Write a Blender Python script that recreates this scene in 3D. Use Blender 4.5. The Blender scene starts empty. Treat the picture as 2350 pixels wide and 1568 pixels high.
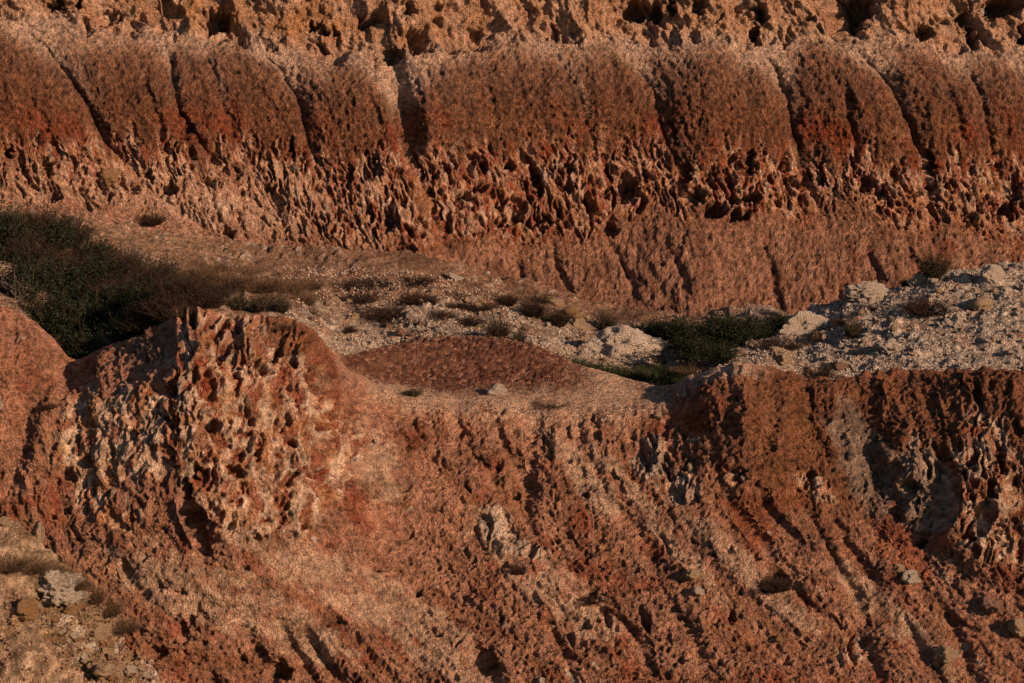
import bpy, bmesh, math, random
import numpy as np
from mathutils import Vector, Matrix, Euler

random.seed(7); rng = np.random.default_rng(7)
scene = bpy.context.scene
COL = scene.collection

# ------------------------------------------------------------------ camera, sky, sun, exposure
PITCH = math.radians(12.0); DIST = 56.0; LENS = 100.0
CAM = np.array([0.0, -DIST*math.cos(PITCH), DIST*math.sin(PITCH)])
cam_d = bpy.data.cameras.new('camera'); cam = bpy.data.objects.new('camera', cam_d); COL.objects.link(cam)
cam.location = CAM; cam.rotation_euler = (math.pi/2-PITCH, 0, 0)
cam_d.lens = LENS; cam_d.sensor_width = 36; cam_d.clip_end = 2000; cam_d.clip_start = 0.5
cam_d.dof.use_dof = True; cam_d.dof.focus_distance = 61.0; cam_d.dof.aperture_fstop = 2.4
scene.camera = cam

SUN = Vector((0.79, -0.50, 0.37)).normalized()
sun_d = bpy.data.lights.new('sun', 'SUN'); sun = bpy.data.objects.new('sun', sun_d); COL.objects.link(sun)
sun_d.energy = 5.0; sun_d.angle = math.radians(0.5); sun_d.color = (1.0, 0.655, 0.42)
sun.rotation_euler = SUN.to_track_quat('Z', 'Y').to_euler()
world = bpy.data.worlds.new('World'); scene.world = world; world.use_nodes = True
wn = world.node_tree.nodes; wl = world.node_tree.links
sky = wn.new('ShaderNodeTexSky'); sky.sky_type = 'NISHITA'; sky.sun_disc = False
sky.sun_elevation = math.asin(SUN.z); sky.sun_rotation = math.atan2(SUN.x, SUN.y)
wl.new(sky.outputs['Color'], wn['Background'].inputs['Color']); wn['Background'].inputs['Strength'].default_value = 0.05
scene.view_settings.view_transform = 'Standard'; scene.view_settings.look = 'None'
scene.view_settings.gamma = 1.0; scene.view_settings.exposure = 0.46; scene.view_settings.use_curve_mapping = False

# ------------------------------------------------------------------ measuring: photo pixels (2350 wide) <-> world
W, H = 2350.0, 1568.0; FPX = W*LENS/36.0
CP, SP = math.cos(PITCH), math.sin(PITCH)
def unproj(px, py, y):
    a = (px-W/2)/FPX; b = (H/2-py)/FPX
    dy = CP+b*SP; dz = -SP+b*CP; t = (y-CAM[1])/dy
    return a*t, CAM[2]+dz*t
def proj(X, Y, Z):
    y = Y-CAM[1]; z = Z-CAM[2]
    f = y*CP-z*SP; u = y*SP+z*CP
    return W/2+FPX*X/f, H/2-FPX*u/f

# ------------------------------------------------------------------ noise in numpy
f32 = np.float32
def _h(ix, iy, seed):
    h = (ix.astype(np.int64)*374761393 + iy.astype(np.int64)*668265263 + seed*974634777) & 0xffffffff
    h = ((h ^ (h >> 13))*1274126177) & 0xffffffff
    return (h ^ (h >> 16)) & 0xffffff
_ang = np.linspace(0, 2*np.pi, 1024, endpoint=False)
_gc, _gs = np.cos(_ang).astype(f32), np.sin(_ang).astype(f32)
def perlin(x, y, seed=0):
    ix = np.floor(x); iy = np.floor(y); fx = (x-ix).astype(f32); fy = (y-iy).astype(f32)
    u = fx*fx*fx*(fx*(fx*6-15)+10); v = fy*fy*fy*(fy*(fy*6-15)+10)
    def g(dx, dy):
        k = _h(ix+dx, iy+dy, seed) & 1023
        return _gc[k]*(fx-dx)+_gs[k]*(fy-dy)
    a = g(0, 0); b = g(1, 0); c = g(0, 1); d = g(1, 1)
    return ((a+(b-a)*u)*(1-v)+(c+(d-c)*u)*v)*1.5
def fbm(x, y, o=4, seed=0, gain=.5):
    r = 0; a = 1.0; s = 0
    for i in range(o):
        r = r+a*perlin(x*2**i+13.7*i, y*2**i+7.1*i, seed+i*17); s += a; a *= gain
    return r/s
def ridged(x, y, o=3, seed=0, gain=.5):
    r = 0; a = 1.0; s = 0
    for i in range(o):
        r = r+a*(1-np.abs(perlin(x*2**i+3.7*i, y*2**i+9.1*i, seed+i*17))*2.0); s += a; a *= gain
    return r/s
def worley(x, y, seed=0):
    ix = np.floor(x); iy = np.floor(y)
    f1 = np.full(x.shape, 9., f32); f2 = f1.copy(); cid = np.zeros(x.shape, f32)
    for dx in (-1, 0, 1):
        for dy in (-1, 0, 1):
            cx = ix+dx; cy = iy+dy
            h = _h(cx, cy, seed)
            d = np.hypot(cx+(h & 4095)/4096.-x, cy+(h >> 12)/4096.-y).astype(f32)
            m = d < f1
            f2 = np.where(m, f1, np.minimum(f2, d)); cid = np.where(m, (_h(cx, cy, seed+5) & 4095)/4096., cid).astype(f32); f1 = np.where(m, d, f1)
    return f1, f2, cid
def sst(a, b, x):
    t = np.clip((x-a)/(b-a), 0, 1); return t*t*(3-2*t)
def pts(s): return np.array(s, float)
def fn(p):
    p = pts(p)
    def f(px):
        r = 0
        for o in (-18, -9, 0, 9, 18): r = r+np.interp(px+o, p[:, 0], p[:, 1])
        return r/5
    return f
def pdist(px, py, poly):
    """signed distance (right of a downward polyline positive) and position along it"""
    poly = pts(poly); best = np.full(px.shape, 1e9); sg = np.ones(px.shape); tt = np.zeros(px.shape); n = len(poly)-1
    for i in range(n):
        a = poly[i]; b = poly[i+1]; ab = b-a; L = ab@ab
        ax = px-a[0]; ay = py-a[1]
        t = np.clip((ax*ab[0]+ay*ab[1])/L, 0, 1)
        d = np.hypot(ax-t*ab[0], ay-t*ab[1]); m = d < best
        best = np.where(m, d, best); sg = np.where(m, np.sign(ab[1]*ax-ab[0]*ay), sg); tt = np.where(m, (i+t)/n, tt)
    return best*sg, tt
def ell(px, py, cx, cy, rx, ry, ang=0):
    c, s = math.cos(math.radians(ang)), math.sin(math.radians(ang))
    dx = px-cx; dy = py-cy
    return np.hypot((dx*c+dy*s)/rx, (-dx*s+dy*c)/ry)

# ------------------------------------------------------------------ lofted terrain sheets
def pchip(T, V, t):
    """V: (K, C) values at nodes T, sampled at t -> (len(t), C)"""
    T = np.array(T, float); h = np.diff(T); d = np.diff(V, axis=0)/h[:, None]
    m = np.zeros_like(V)
    for k in range(1, len(T)-1):
        a, b = d[k-1], d[k]; w1 = 2*h[k]+h[k-1]; w2 = h[k]+2*h[k-1]
        with np.errstate(divide='ignore', invalid='ignore'):
            v = (w1+w2)/(w1/a+w2/b)
        m[k] = np.where(a*b > 0, v, 0)
    m[0] = d[0]; m[-1] = d[-1]
    k = np.clip(np.searchsorted(T, t, side='right')-1, 0, len(T)-2)
    hh = h[k][:, None]; s = ((t-T[k])/h[k])[:, None]
    return (2*s**3-3*s**2+1)*V[k]+(s**3-2*s**2+s)*hh*m[k]+(-2*s**3+3*s**2)*V[k+1]+(s**3-s**2)*hh*m[k+1]
class Sheet: pass
def loft(cols, rows, counts):
    """rows: list of (Y, Z or None, py or None) per column arrays"""
    K = len(rows); Y = np.zeros((K, len(cols))); Z = Y.copy()
    for k, (y, z, py) in enumerate(rows):
        Y[k] = y; Z[k] = unproj(cols, py, Y[k])[1] if z is None else z
    t = np.concatenate([np.linspace(k, k+1, n, endpoint=False) for k, n in enumerate(counts)]+[[K-1.]])
    s = Sheet(); s.Y = pchip(range(K), Y, t); s.Z = pchip(range(K), Z, t)
    a = (cols-W/2)/FPX
    s.X = a[None, :]*((s.Y-CAM[1])*CP-(s.Z-CAM[2])*SP)
    s.T = np.repeat(t[:, None], len(cols), 1); s.px, s.py = proj(s.X, s.Y, s.Z)
    s.A = s.X.copy(); s.B = .7*s.Y+.75*s.Z
    return s
def normals(s):
    P = np.stack([s.X, s.Y, s.Z], -1); du = np.gradient(P, axis=1); dv = np.gradient(P, axis=0)
    N = np.cross(du, dv); N /= np.linalg.norm(N, axis=-1, keepdims=True)+1e-9
    N = N*np.sign(N[..., 2].mean()); return N
def smooth(a, n=2):
    for _ in range(n):
        b = a.copy(); b[1:-1] = (a[:-2]+2*a[1:-1]+a[2:])/4; a = b
        b = a.copy(); b[:, 1:-1] = (a[:, :-2]+2*a[:, 1:-1]+a[:, 2:])/4; a = b
    return a
def push(s, d, direction=None):
    if direction is None: N = s.N
    else: N = np.array(direction)/np.linalg.norm(direction)
    s.X = s.X+N[..., 0]*d; s.Y = s.Y+N[..., 1]*d; s.Z = s.Z+N[..., 2]*d
def mixc(c, col, m):
    return c+(np.array(col)-c)*np.clip(m, 0, 1)[..., None]
def grid_mesh(name, s, col, mat):
    R, C = s.X.shape; me = bpy.data.meshes.new(name)
    co = np.stack([s.X, s.Y, s.Z], -1).reshape(-1, 3).astype(f32)
    i = np.arange(R*C).reshape(R, C)
    q = np.stack([i[:-1, :-1], i[:-1, 1:], i[1:, 1:], i[1:, :-1]], -1).reshape(-1, 4)
    me.vertices.add(len(co)); me.vertices.foreach_set('co', co.ravel())
    me.loops.add(q.size); me.loops.foreach_set('vertex_index', q.ravel().astype(np.int32))
    me.polygons.add(len(q)); me.polygons.foreach_set('loop_start', (np.arange(len(q))*4).astype(np.int32))
    me.polygons.foreach_set('use_smooth', np.ones(len(q), bool))
    me.update(calc_edges=True)
    at = me.color_attributes.new('soil', 'FLOAT_COLOR', 'POINT')
    at.data.foreach_set('color', np.concatenate([np.clip(col, 0.004, .9).reshape(-1, 3), np.ones((R*C, 1))], 1).astype(f32).ravel())
    me.materials.append(mat)
    o = bpy.data.objects.new(name, me); COL.objects.link(o); o['kind'] = 'structure'
    return o

# ------------------------------------------------------------------ materials
def ground_mat(name, bump=1.0, scale=1.0, contrast=.5, pebbles=.5, soil_attr=True, color=(.3, .2, .1)):
    m = bpy.data.materials.new(name); m.use_nodes = True; nt = m.node_tree; n = nt.nodes; l = nt.links
    b = n['Principled BSDF']; b.inputs['Roughness'].default_value = .95; b.inputs['Specular IOR Level'].default_value = .15
    tc = n.new('ShaderNodeTexCoord')
    def noise(sc, det=6, rough=.65):
        k = n.new('ShaderNodeTexNoise'); k.inputs['Scale'].default_value = sc; k.inputs['Detail'].default_value = det
        k.inputs['Roughness'].default_value = rough; l.new(tc.outputs['Object'], k.inputs['Vector']); return k
    def vor(sc, feat='F1'):
        k = n.new('ShaderNodeTexVoronoi'); k.inputs['Scale'].default_value = sc; k.feature = feat
        l.new(tc.outputs['Object'], k.inputs['Vector']); return k
    def math_(op, a, c):
        k = n.new('ShaderNodeMath'); k.operation = op
        for i, v in enumerate((a, c)):
            if isinstance(v, (int, float)): k.inputs[i].default_value = v
            else: l.new(v, k.inputs[i])
        return k.outputs[0]
    n1 = noise(8*scale); n2 = noise(32*scale, 5, .7); v1 = vor(19*scale); v2 = vor(40*scale)
    if soil_attr:
        at = n.new('ShaderNodeAttribute'); at.attribute_name = 'soil'; base = at.outputs['Color']
    else:
        rgb = n.new('ShaderNodeRGB'); rgb.outputs[0].default_value = (*color, 1); base = rgb.outputs[0]
    # tonal mottling of the grains
    mr = n.new('ShaderNodeMapRange'); mr.inputs['From Min'].default_value = .3; mr.inputs['From Max'].default_value = .7
    mr.inputs['To Min'].default_value = 1-contrast*.75; mr.inputs['To Max'].default_value = 1+contrast*.75
    l.new(n2.outputs['Fac'], mr.inputs['Value'])
    hs = n.new('ShaderNodeSeparateColor'); l.new(v1.outputs['Color'], hs.inputs[0])
    mr2 = n.new('ShaderNodeMapRange'); mr2.inputs['To Min'].default_value = 1-pebbles*.55; mr2.inputs['To Max'].default_value = 1+pebbles*.6
    l.new(hs.outputs[0], mr2.inputs['Value'])
    val = math_('MULTIPLY', mr.outputs[0], mr2.outputs[0])
    vm = n.new('ShaderNodeVectorMath'); vm.operation = 'SCALE'; l.new(base, vm.inputs[0]); l.new(val, vm.inputs['Scale'])
    l.new(vm.outputs[0], b.inputs['Base Color'])
    h = math_('ADD', math_('MULTIPLY', n1.outputs['Fac'], 1.6), math_('MULTIPLY', n2.outputs['Fac'], .8))
    h = math_('ADD', h, math_('MULTIPLY', v1.outputs['Distance'], -.9))
    h = math_('ADD', h, math_('MULTIPLY', v2.outputs['Distance'], -.35))
    bp = n.new('ShaderNodeBump'); bp.inputs['Strength'].default_value = 1.0; bp.inputs['Distance'].default_value = .08*bump
    l.new(h, bp.inputs['Height']); l.new(bp.outputs[0], b.inputs['Normal'])
    return m
def leaf_mat(name, c1, c2, rough=.7):
    m = bpy.data.materials.new(name); m.use_nodes = True; n = m.node_tree.nodes; l = m.node_tree.links
    b = n['Principled BSDF']; b.inputs['Roughness'].default_value = rough; b.inputs['Specular IOR Level'].default_value = .2
    tc = n.new('ShaderNodeTexCoord'); k = n.new('ShaderNodeTexNoise'); k.inputs['Scale'].default_value = 9; k.inputs['Detail'].default_value = 5
    l.new(tc.outputs['Object'], k.inputs['Vector'])
    r = n.new('ShaderNodeValToRGB'); r.color_ramp.elements[0].color = (*c1, 1); r.color_ramp.elements[1].color = (*c2, 1)
    r.color_ramp.elements[0].position = .35; r.color_ramp.elements[1].position = .65
    l.new(k.outputs['Fac'], r.inputs['Fac']); l.new(r.outputs[0], b.inputs['Base Color'])
    return m
M_CLIFF = ground_mat('cliff_soil', 1.0, 1.0, .42, .38)
M_SLOPE = ground_mat('slope_soil', .9, 1.1, .38, .34)
M_FLOOR = ground_mat('rubble_soil', 1.1, 1.15, .5, .7)
M_NEAR = ground_mat('near_soil', 1.2, 1.3, .5, .6)

# palette: surface colours, and a grey for shade painted on the mound
CRUST = (.135, .060, .034); RED = (.255, .052, .023); TAN = (.430, .218, .128); PALE = (.540, .362, .268)
WHITE = (.600, .505, .415); OCHRE = (.400, .185, .065); PINK = (.405, .205, .135); BROWN = (.270, .112, .060)
SHADE_GREY = (.270, .220, .180)

# ================================================================== THE CLIFF
cols = np.arange(-260, 2620, 2.6)
foot = fn([(-300, 440), (0, 470), (230, 515), (600, 588), (950, 602), (1060, 640), (1300, 705), (1450, 742), (1650, 735), (1800, 725), (2100, 665), (2350, 625), (2650, 600)])
hbot = fn([(-300, 420), (0, 450), (300, 510), (600, 572), (950, 590), (1100, 560), (1350, 560), (1500, 490), (1700, 500), (1900, 500), (2150, 540), (2650, 560)])
htop = fn([(-300, 270), (0, 300), (400, 310), (700, 320), (950, 330), (1300, 305), (1550, 330), (1800, 335), (2100, 345), (2350, 370), (2650, 380)])
ledge = fn([(-300, 20), (0, 35), (150, 62), (300, 82), (500, 95), (640, 120), (760, 135), (900, 140), (1000, 105), (1200, 92), (1450, 100), (1700, 95), (1900, 105), (2100, 115), (2350, 130), (2650, 140)])
yfoot = fn([(-300, 9.5), (0, 10.0), (600, 10.8), (1200, 10.6), (1600, 9.6), (2000, 10.4), (2350, 11.5), (2650, 12)])
q = 101.0
y1 = yfoot(cols); y2 = y1+.15+.95*(foot(cols)-hbot(cols))/q; y3 = y2+.50*(hbot(cols)-htop(cols))/q
y4 = y3+.55*(htop(cols)-215)/q; y5 = y4+1.0*(215-ledge(cols)-8)/q; y6 = y5+.45; y7 = y6+.42*(ledge(cols)+40)/q; y8 = y7+1.6
ztop = unproj(cols, -330, y8)[1]
C_ = loft(cols, [(y1-1.2, unproj(cols, foot(cols), y1)[1]-.9, None), (y1, None, foot(cols)), (y2, None, hbot(cols)), (y3, None, htop(cols)),
                 (y4, None, 215), (y5, None, ledge(cols)+8), (y6, None, ledge(cols)-14), (y7, None, -60), (y8, None, -330), (y8+12, ztop+1.2, None)],
          [10, 62, 92, 56, 52, 16, 70, 14, 6])
px, py = C_.px, C_.py
LJ = ledge(px)+fbm(px/150, py/400, 3, 2)*42
GL = [[(-620, -300), (-560, 0), (-500, 300), (-300, 750)],
      [(-340, -300), (-260, 0), (-190, 200), (-110, 350), (40, 480), (330, 620), (480, 750)],
      [(-100, -300), (20, 0), (72, 83), (108, 108), (144, 155), (180, 205), (216, 266), (245, 331), (295, 378), (360, 450), (520, 560), (700, 650), (800, 750)],
      [(250, -300), (350, 0), (392, 144), (403, 205), (414, 259), (450, 310), (486, 360), (560, 440), (680, 540), (800, 640), (880, 750)],
      [(380, -300), (450, 0), (472, 126), (497, 187), (511, 245), (533, 306), (600, 420), (720, 540), (850, 650), (930, 750)],
      [(470, -300), (570, 50), (594, 119), (644, 162), (680, 216), (695, 274), (709, 324), (724, 389), (770, 470), (840, 560), (905, 650), (960, 750)],
      [(800, -300), (868, 60), (889, 155), (900, 223), (910, 277), (932, 346), (954, 389), (986, 454), (1010, 520), (1040, 600), (1080, 680), (1100, 750)],
      [(1180, -300), (1255, 60), (1292, 144), (1317, 194), (1332, 245), (1353, 317), (1371, 360), (1400, 450), (1430, 560), (1465, 660), (1480, 750)],
      [(1320, -300), (1410, 60), (1436, 119), (1454, 151), (1490, 205), (1508, 266), (1526, 324), (1544, 360), (1565, 440), (1600, 530), (1650, 590), (1668, 650), (1672, 750)],
      [(1640, -300), (1715, 20), (1731, 72), (1745, 112), (1781, 158), (1803, 216), (1821, 295), (1839, 353), (1850, 414), (1900, 510), (1922, 600), (1928, 750)],
      [(1780, -300), (1893, 0), (1929, 72), (1976, 130), (2037, 194), (2069, 248), (2098, 310), (2120, 364), (2130, 432), (2138, 522), (2150, 620), (2160, 750)],
      [(2050, -300), (2165, 20), (2199, 90), (2228, 173), (2249, 230), (2271, 324), (2300, 425), (2320, 520), (2340, 620), (2350, 750)],
      [(2160, -300), (2250, 30), (2289, 119), (2343, 198), (2400, 330), (2450, 450), (2480, 750)],
      [(2500, -300), (2600, 0), (2680, 300), (2720, 750)], [(2900, -300), (3000, 0), (3100, 300), (3200, 750)]]
wob = fbm(px/90, py/60, 3, 3)*9
GX = [np.interp(py, pts(g)[:, 1], pts(g)[:, 0])+wob for g in GL]; GREF = [np.interp(200, pts(g)[:, 1], pts(g)[:, 0]) for g in GL]
idx = np.zeros(px.shape, int)
for i in range(1, len(GL)-1): idx = np.where(px > GX[i], i, idx)
GXA = np.stack(GX); lo = np.take_along_axis(GXA, idx[None], 0)[0]; hi = np.take_along_axis(GXA, idx[None]+1, 0)[0]
wd = np.maximum(hi-lo, 8); t = np.clip((px-lo)/wd, 0, 1)
gr = np.array(GREF); Ac = (gr[idx]+t*(gr[idx+1]-gr[idx]))/q      # across-dome coordinate, constant down the fall line
Bc = py/q
dome = np.sqrt(np.maximum(1-np.abs(2*t**1.12-1)**7, 0))*(.80+.20*np.sin(np.pi*t**1.5))
GS = np.array([1, 1, 1, .8, .45, 1, 1.25, .30, .75, 1.05, .95, .6, .45, 1, 1]); gsw = np.where(t < .5, GS[idx], GS[np.minimum(idx+1, len(GL)-1)])
dome = 1-(1-dome)*gsw
amp = np.clip(wd/q*.20, .10, .32)
LJ2 = ledge(px)+fbm(px/150, py/400, 3, 2)*42
arch = LJ2+4+85*gsw*np.abs(2*t**1.15-1)**2.4*np.clip(wd/190, .3, 1)
vert = sst(LJ-10, LJ+70, py)*(1-.62*sst(hbot(px)-60, hbot(px)+60, py))*(1-.5*sst(330, 440, py)*(1-sst(850, 1000, px)))
upper = 1-sst(LJ-40, LJ+20, py)
hcm = sst(htop(px)-15, htop(px)+60, py+fbm(px/q*3.2, Bc*.7, 4, 9)*120)*(1-sst(hbot(px)-50, hbot(px)+15, py+fbm(Ac*1.2, Bc, 3, 19)*60))
domem = sst(LJ, LJ+50, py)*(1-hcm)*(1-sst(htop(px), hbot(px), py))
talus = sst(hbot(px)-30, hbot(px)+25, py+fbm(Ac*1.2, Bc, 3, 19)*60)
d = amp*(dome-.55)*(vert+.6*upper)+.26*sst(arch-25, arch+75, py)*(1-sst(230, 420, py))*dome
# wide shaded gully between the fifth and sixth dome
g4, _ = pdist(px, py, [(890, 120), (918, 170), (930, 230), (942, 300), (952, 350)])
d -= .45*np.exp(-(g4/26)**2)*sst(110, 160, py)
# pairs of thin secondary creases
for poly, a in (([(1100, 150), (1120, 230), (1135, 320)], .05), ([(1170, 120), (1190, 200)], .05), ([(310, 130), (350, 230), (375, 330), (395, 420)], .12), ([(820, 160), (850, 240), (880, 340)], .08),
                ([(1930, 190), (1950, 280), (1965, 360)], .16), ([(1700, 170), (1720, 260)], .05), ([(2150, 170), (2190, 260), (2210, 340)], .1), ([(1420, 170), (1440, 260)], .06),
                ([(60, 200), (110, 300), (150, 380)], .07), ([(1260, 560), (1290, 630), (1315, 700)], .20), ([(1180, 590), (1215, 660)], .13), ([(1400, 560), (1450, 640), (1462, 700)], .20),
                ([(1530, 540), (1560, 620), (1580, 700)], .14), ([(1990, 570), (2015, 630), (2030, 690)], .24), ([(2080, 540), (2110, 640)], .15), ([(1750, 550), (1775, 640), (1790, 710)], .14)):
    dd, tt = pdist(px+wob*1.4, py, poly); d -= a*1.25*np.exp(-(dd/7.5)**2)*np.sin(np.pi*np.clip(tt, .03, .97))**.5
push(C_, d, (.22, -.97, .05)); C_.N = smooth(normals(C_), 6)
# erosion detail
w1x = fbm(Ac*1.3, Bc*1.3, 3, 31)*.35; w1y = fbm(Ac*1.3, Bc*1.3, 3, 41)*.35
U = px/q-.28*np.maximum(py-330, 0)/q; cb = fbm(px/37, py/70, 2, 33)*.12
f1, f2, cid = worley((U+w1x*.5+cb)/.070, (Bc+w1y)/.23, 4); e1 = f2-f1
g1, g2, cid2 = worley((U+w1x*.6+cb)/.14, (Bc+w1y)/.34, 14); e2 = g2-g1
pit = sst(.08, .48, e1)*(cid**1.3)
pit2 = sst(.10, .45, e2)*(cid2**2.6)*1.0
lowleft = sst(0, 1, (py-330)/160)*(1-sst(500, 900, px))
flute = fbm(U/.12+cb, Bc/.6, 3, 51)
dd2 = hcm*(-.14*pit*(1-.25*lowleft)-.27*pit2*(1-.4*lowleft)+.06*flute+.045*fbm(U*7, Bc*5, 3, 61)+.10*fbm(U*1.6, Bc*1.3, 2, 62))
# crumbly scarp above the ledge
k1, k2, kid = worley((Ac+w1x)/.34, (Bc+w1y)/.36, 24); m1, m2, mid_ = worley((Ac+w1x*.6)/.14, (Bc+w1y*.6)/.15, 25)
ub = sst(-25, 15, LJ-14-py+fbm(Ac*2, Bc*2, 3, 70)*40)
dd2 += ub*(.20*(1-k1)*.9-.32*sst(.15, .6, k2-k1)*(kid > .88)-.03*sst(0, .3, k2-k1)*(kid < .4)+.06*(1-m1)+.20*ridged(Ac*1.1, Bc*.45, 3, 71)+.42*ridged(Ac*.42+w1x*.6, Bc*.22, 2, 72)-.50+.12*fbm(Ac*6, Bc*4, 4, 73))
# rills and crust on the domes and on the talus
dd2 += domem*(.075*fbm(Ac*3.5, Bc*1.0, 4, 81)+.055*fbm(px/13, py/16, 3, 82)+.05*fbm(px/40, py/50, 2, 83))
tw = fbm(px/60, py/60, 3, 93)*.5
dd2 += talus*(.05*(ridged(Ac*1.1-Bc*.25+tw, Bc*.35+tw, 3, 91)-.6)+.085*fbm(px/22+Ac, py/30, 4, 92))
crust = ridged(px/15+w1x, py/17, 3, 98)
dd2 += (.030-.020*hcm)*(crust-.6)+.026*fbm(C_.A*16, C_.B*16, 2, 99)
# named cavities
HOLES = [(17, 350, 11, 16, .4), (490, 42, 30, 30, .8), (520, 40, 14, 24, .6), (130, 12, 22, 14, .5), (182, 12, 12, 14, .5), (245, 35, 34, 20, .35), (620, 112, 16, 9, .4), (712, 60, 14, 12, .5), (738, 65, 12, 12, .5), (765, 68, 10, 12, .4),
         (842, 45, 26, 22, .6), (905, 128, 26, 20, .55), (950, 85, 42, 28, .5), (940, 20, 12, 18, .3), (1455, 22, 30, 26, .7), (1498, 28, 18, 24, .6), (1535, 15, 10, 24, .5), (1268, 70, 14, 26, .3), (1600, 12, 20, 18, .5), (1742, 30, 16, 26, .7), (1735, 85, 10, 22, .6),
         (1960, 12, 55, 42, 1.0), (1955, 60, 24, 16, .5), (2120, 72, 28, 20, .5), (2215, 40, 22, 16, .5), (2235, 80, 12, 34, .6), (2300, 12, 60, 28, 1.2), (2345, 80, 12, 26, .8), (1860, 42, 14, 8, .3),
         (385, 432, 20, 16, .6), (430, 300, 9, 22, .3), (440, 345, 8, 22, .3), (480, 415, 14, 12, .35), (340, 400, 12, 16, .35), (110, 385, 14, 26, .35), (60, 400, 9, 26, .3), (130, 450, 12, 12, .3), (310, 430, 14, 14, .3), (620, 430, 16, 9, .4), (665, 335, 8, 30, .4), (700, 350, 9, 40, .3),
         (520, 540, 16, 22, .5), (860, 380, 10, 32, .4), (890, 500, 15, 28, .5), (800, 400, 8, 24, .35), (850, 490, 9, 25, .35), (930, 575, 22, 18, .5), (975, 470, 12, 22, .4),
         (1000, 398, 9, 10, .4), (1108, 383, 11, 14, .5), (1170, 380, 16, 11, .5), (1222, 398, 13, 24, .6), (1240, 430, 10, 18, .5), (1300, 385, 14, 12, .4), (1302, 430, 12, 18, .5), (1060, 450, 24, 12, .4), (1105, 430, 14, 14, .45), (1150, 465, 20, 10, .4), (1180, 500, 18, 12, .4), (1350, 470, 13, 40, .5), (1235, 500, 16, 12, .4), (1140, 510, 10, 14, .4), (1400, 520, 18, 26, .4),
         (1436, 430, 27, 34, .8), (1280, 485, 16, 12, .4), (1720, 370, 10, 28, .6), (1570, 395, 16, 22, .4), (1590, 450, 30, 20, .6), (1640, 480, 34, 18, .8), (1680, 455, 14, 16, .6), (1720, 448, 28, 16, .7), (1630, 415, 12, 12, .4), (1675, 420, 8, 24, .4), (1800, 415, 11, 14, .5), (1825, 418, 8, 12, .5), (1845, 425, 7, 14, .5), (1690, 495, 30, 14, .6),
         (1985, 420, 22, 18, .5), (1880, 410, 12, 20, .4), (2015, 440, 14, 14, .4), (2130, 370, 9, 30, .4), (2330, 440, 14, 22, .5), (2300, 480, 22, 16, .4), (2225, 500, 12, 18, .4), (1540, 300, 6, 20, .2), (2050, 400, 10, 20, .3)]
for (hx, hy, rx, ry, dp) in HOLES:
    r = ell(px+fbm(px/18, py/18, 3, 5)*17, py+fbm(px/18, py/18, 3, 6)*15, hx, hy, rx, ry, -12)
    dd2 -= dp*(.85+.35*(hy < 110))*(1-sst(.45, 1.12, r))
push(C_, dd2)
# colour of the cliff
base = np.zeros(px.shape+(3,))+np.array(CRUST)
n1 = fbm(Ac*3, Bc*1.2, 4, 101); n2 = fbm(Ac*1.1, Bc*.9, 3, 102); nf = fbm(Ac*14, Bc*9, 3, 103); ns = fbm(Ac*11, Bc*1.6, 3, 104)
base = mixc(base, BROWN, .5+n1*1.2)
base = mixc(base, RED, sst(-.1, .35, n2+.5*ns)*sst(190, 310, py)*.8)
base = mixc(base, TAN, sst(.12, .5, ns)*sst(220, 340, py)*.6)
base = mixc(base, PALE, np.maximum((1-sst(arch-30, arch+62, py+nf*40+ns*40+n1*26))*.9, (1-sst(arch+10, arch+150, py+ns*110))*.16))
base = mixc(base, PALE, (1-sst(0, .16, t))*(1-sst(150, 300, py))*.5)
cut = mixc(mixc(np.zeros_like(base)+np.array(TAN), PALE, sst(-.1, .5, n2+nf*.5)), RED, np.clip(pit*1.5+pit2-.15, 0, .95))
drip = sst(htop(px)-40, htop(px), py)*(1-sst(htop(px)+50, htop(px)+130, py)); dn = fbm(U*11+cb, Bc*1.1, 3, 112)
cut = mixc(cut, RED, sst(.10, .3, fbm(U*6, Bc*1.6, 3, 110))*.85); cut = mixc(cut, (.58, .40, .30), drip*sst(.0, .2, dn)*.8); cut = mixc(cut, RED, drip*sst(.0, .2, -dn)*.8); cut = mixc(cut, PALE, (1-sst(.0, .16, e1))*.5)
cut = mixc(cut, RED, (np.exp(-((px-1170)/190)**2)+np.exp(-((px-1680)/130)**2))*sst(.0, .25, fbm(U*5, Bc*2.2, 3, 115))*.8)
cut = mixc(cut, OCHRE, sst(.1, .4, fbm(Ac*4, Bc*2.2, 3, 111))*.4)
cut = mixc(cut, PALE, lowleft*.6)
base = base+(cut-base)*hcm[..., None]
tal = mixc(mixc(np.zeros_like(base)+np.array(PINK), CRUST, sst(-.1, .5, n1+nf*.6)*.75), TAN, sst(.15, .5, ns)*.5)
tal = mixc(tal, RED, sst(.05, .35, n2)*sst(1400, 2300, px)*.5)
tal = mixc(tal, PALE, (1-sst(350, 1000, px))*.55)
base = base+(tal-base)*talus[..., None]
sc = mixc(mixc(np.zeros_like(base)+np.array((.45, .245, .145)), OCHRE, sst(.0, .35, n2)*.7*(1-sst(650, 950, px)*.8)), CRUST, sst(.1, .5, nf+n1*.5)*.6)
sc = mixc(sc, PALE, sst(-.1, .35, fbm(Ac*1.7, Bc*1.7, 3, 120))*.5+.35*sst(LJ-60, LJ, py))
base = base+(sc-base)*(ub*.92)[..., None]
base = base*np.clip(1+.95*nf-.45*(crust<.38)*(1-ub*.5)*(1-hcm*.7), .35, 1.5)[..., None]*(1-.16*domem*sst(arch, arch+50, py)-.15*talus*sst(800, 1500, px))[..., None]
grid_mesh('cliff', C_, base, M_CLIFF)

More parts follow.
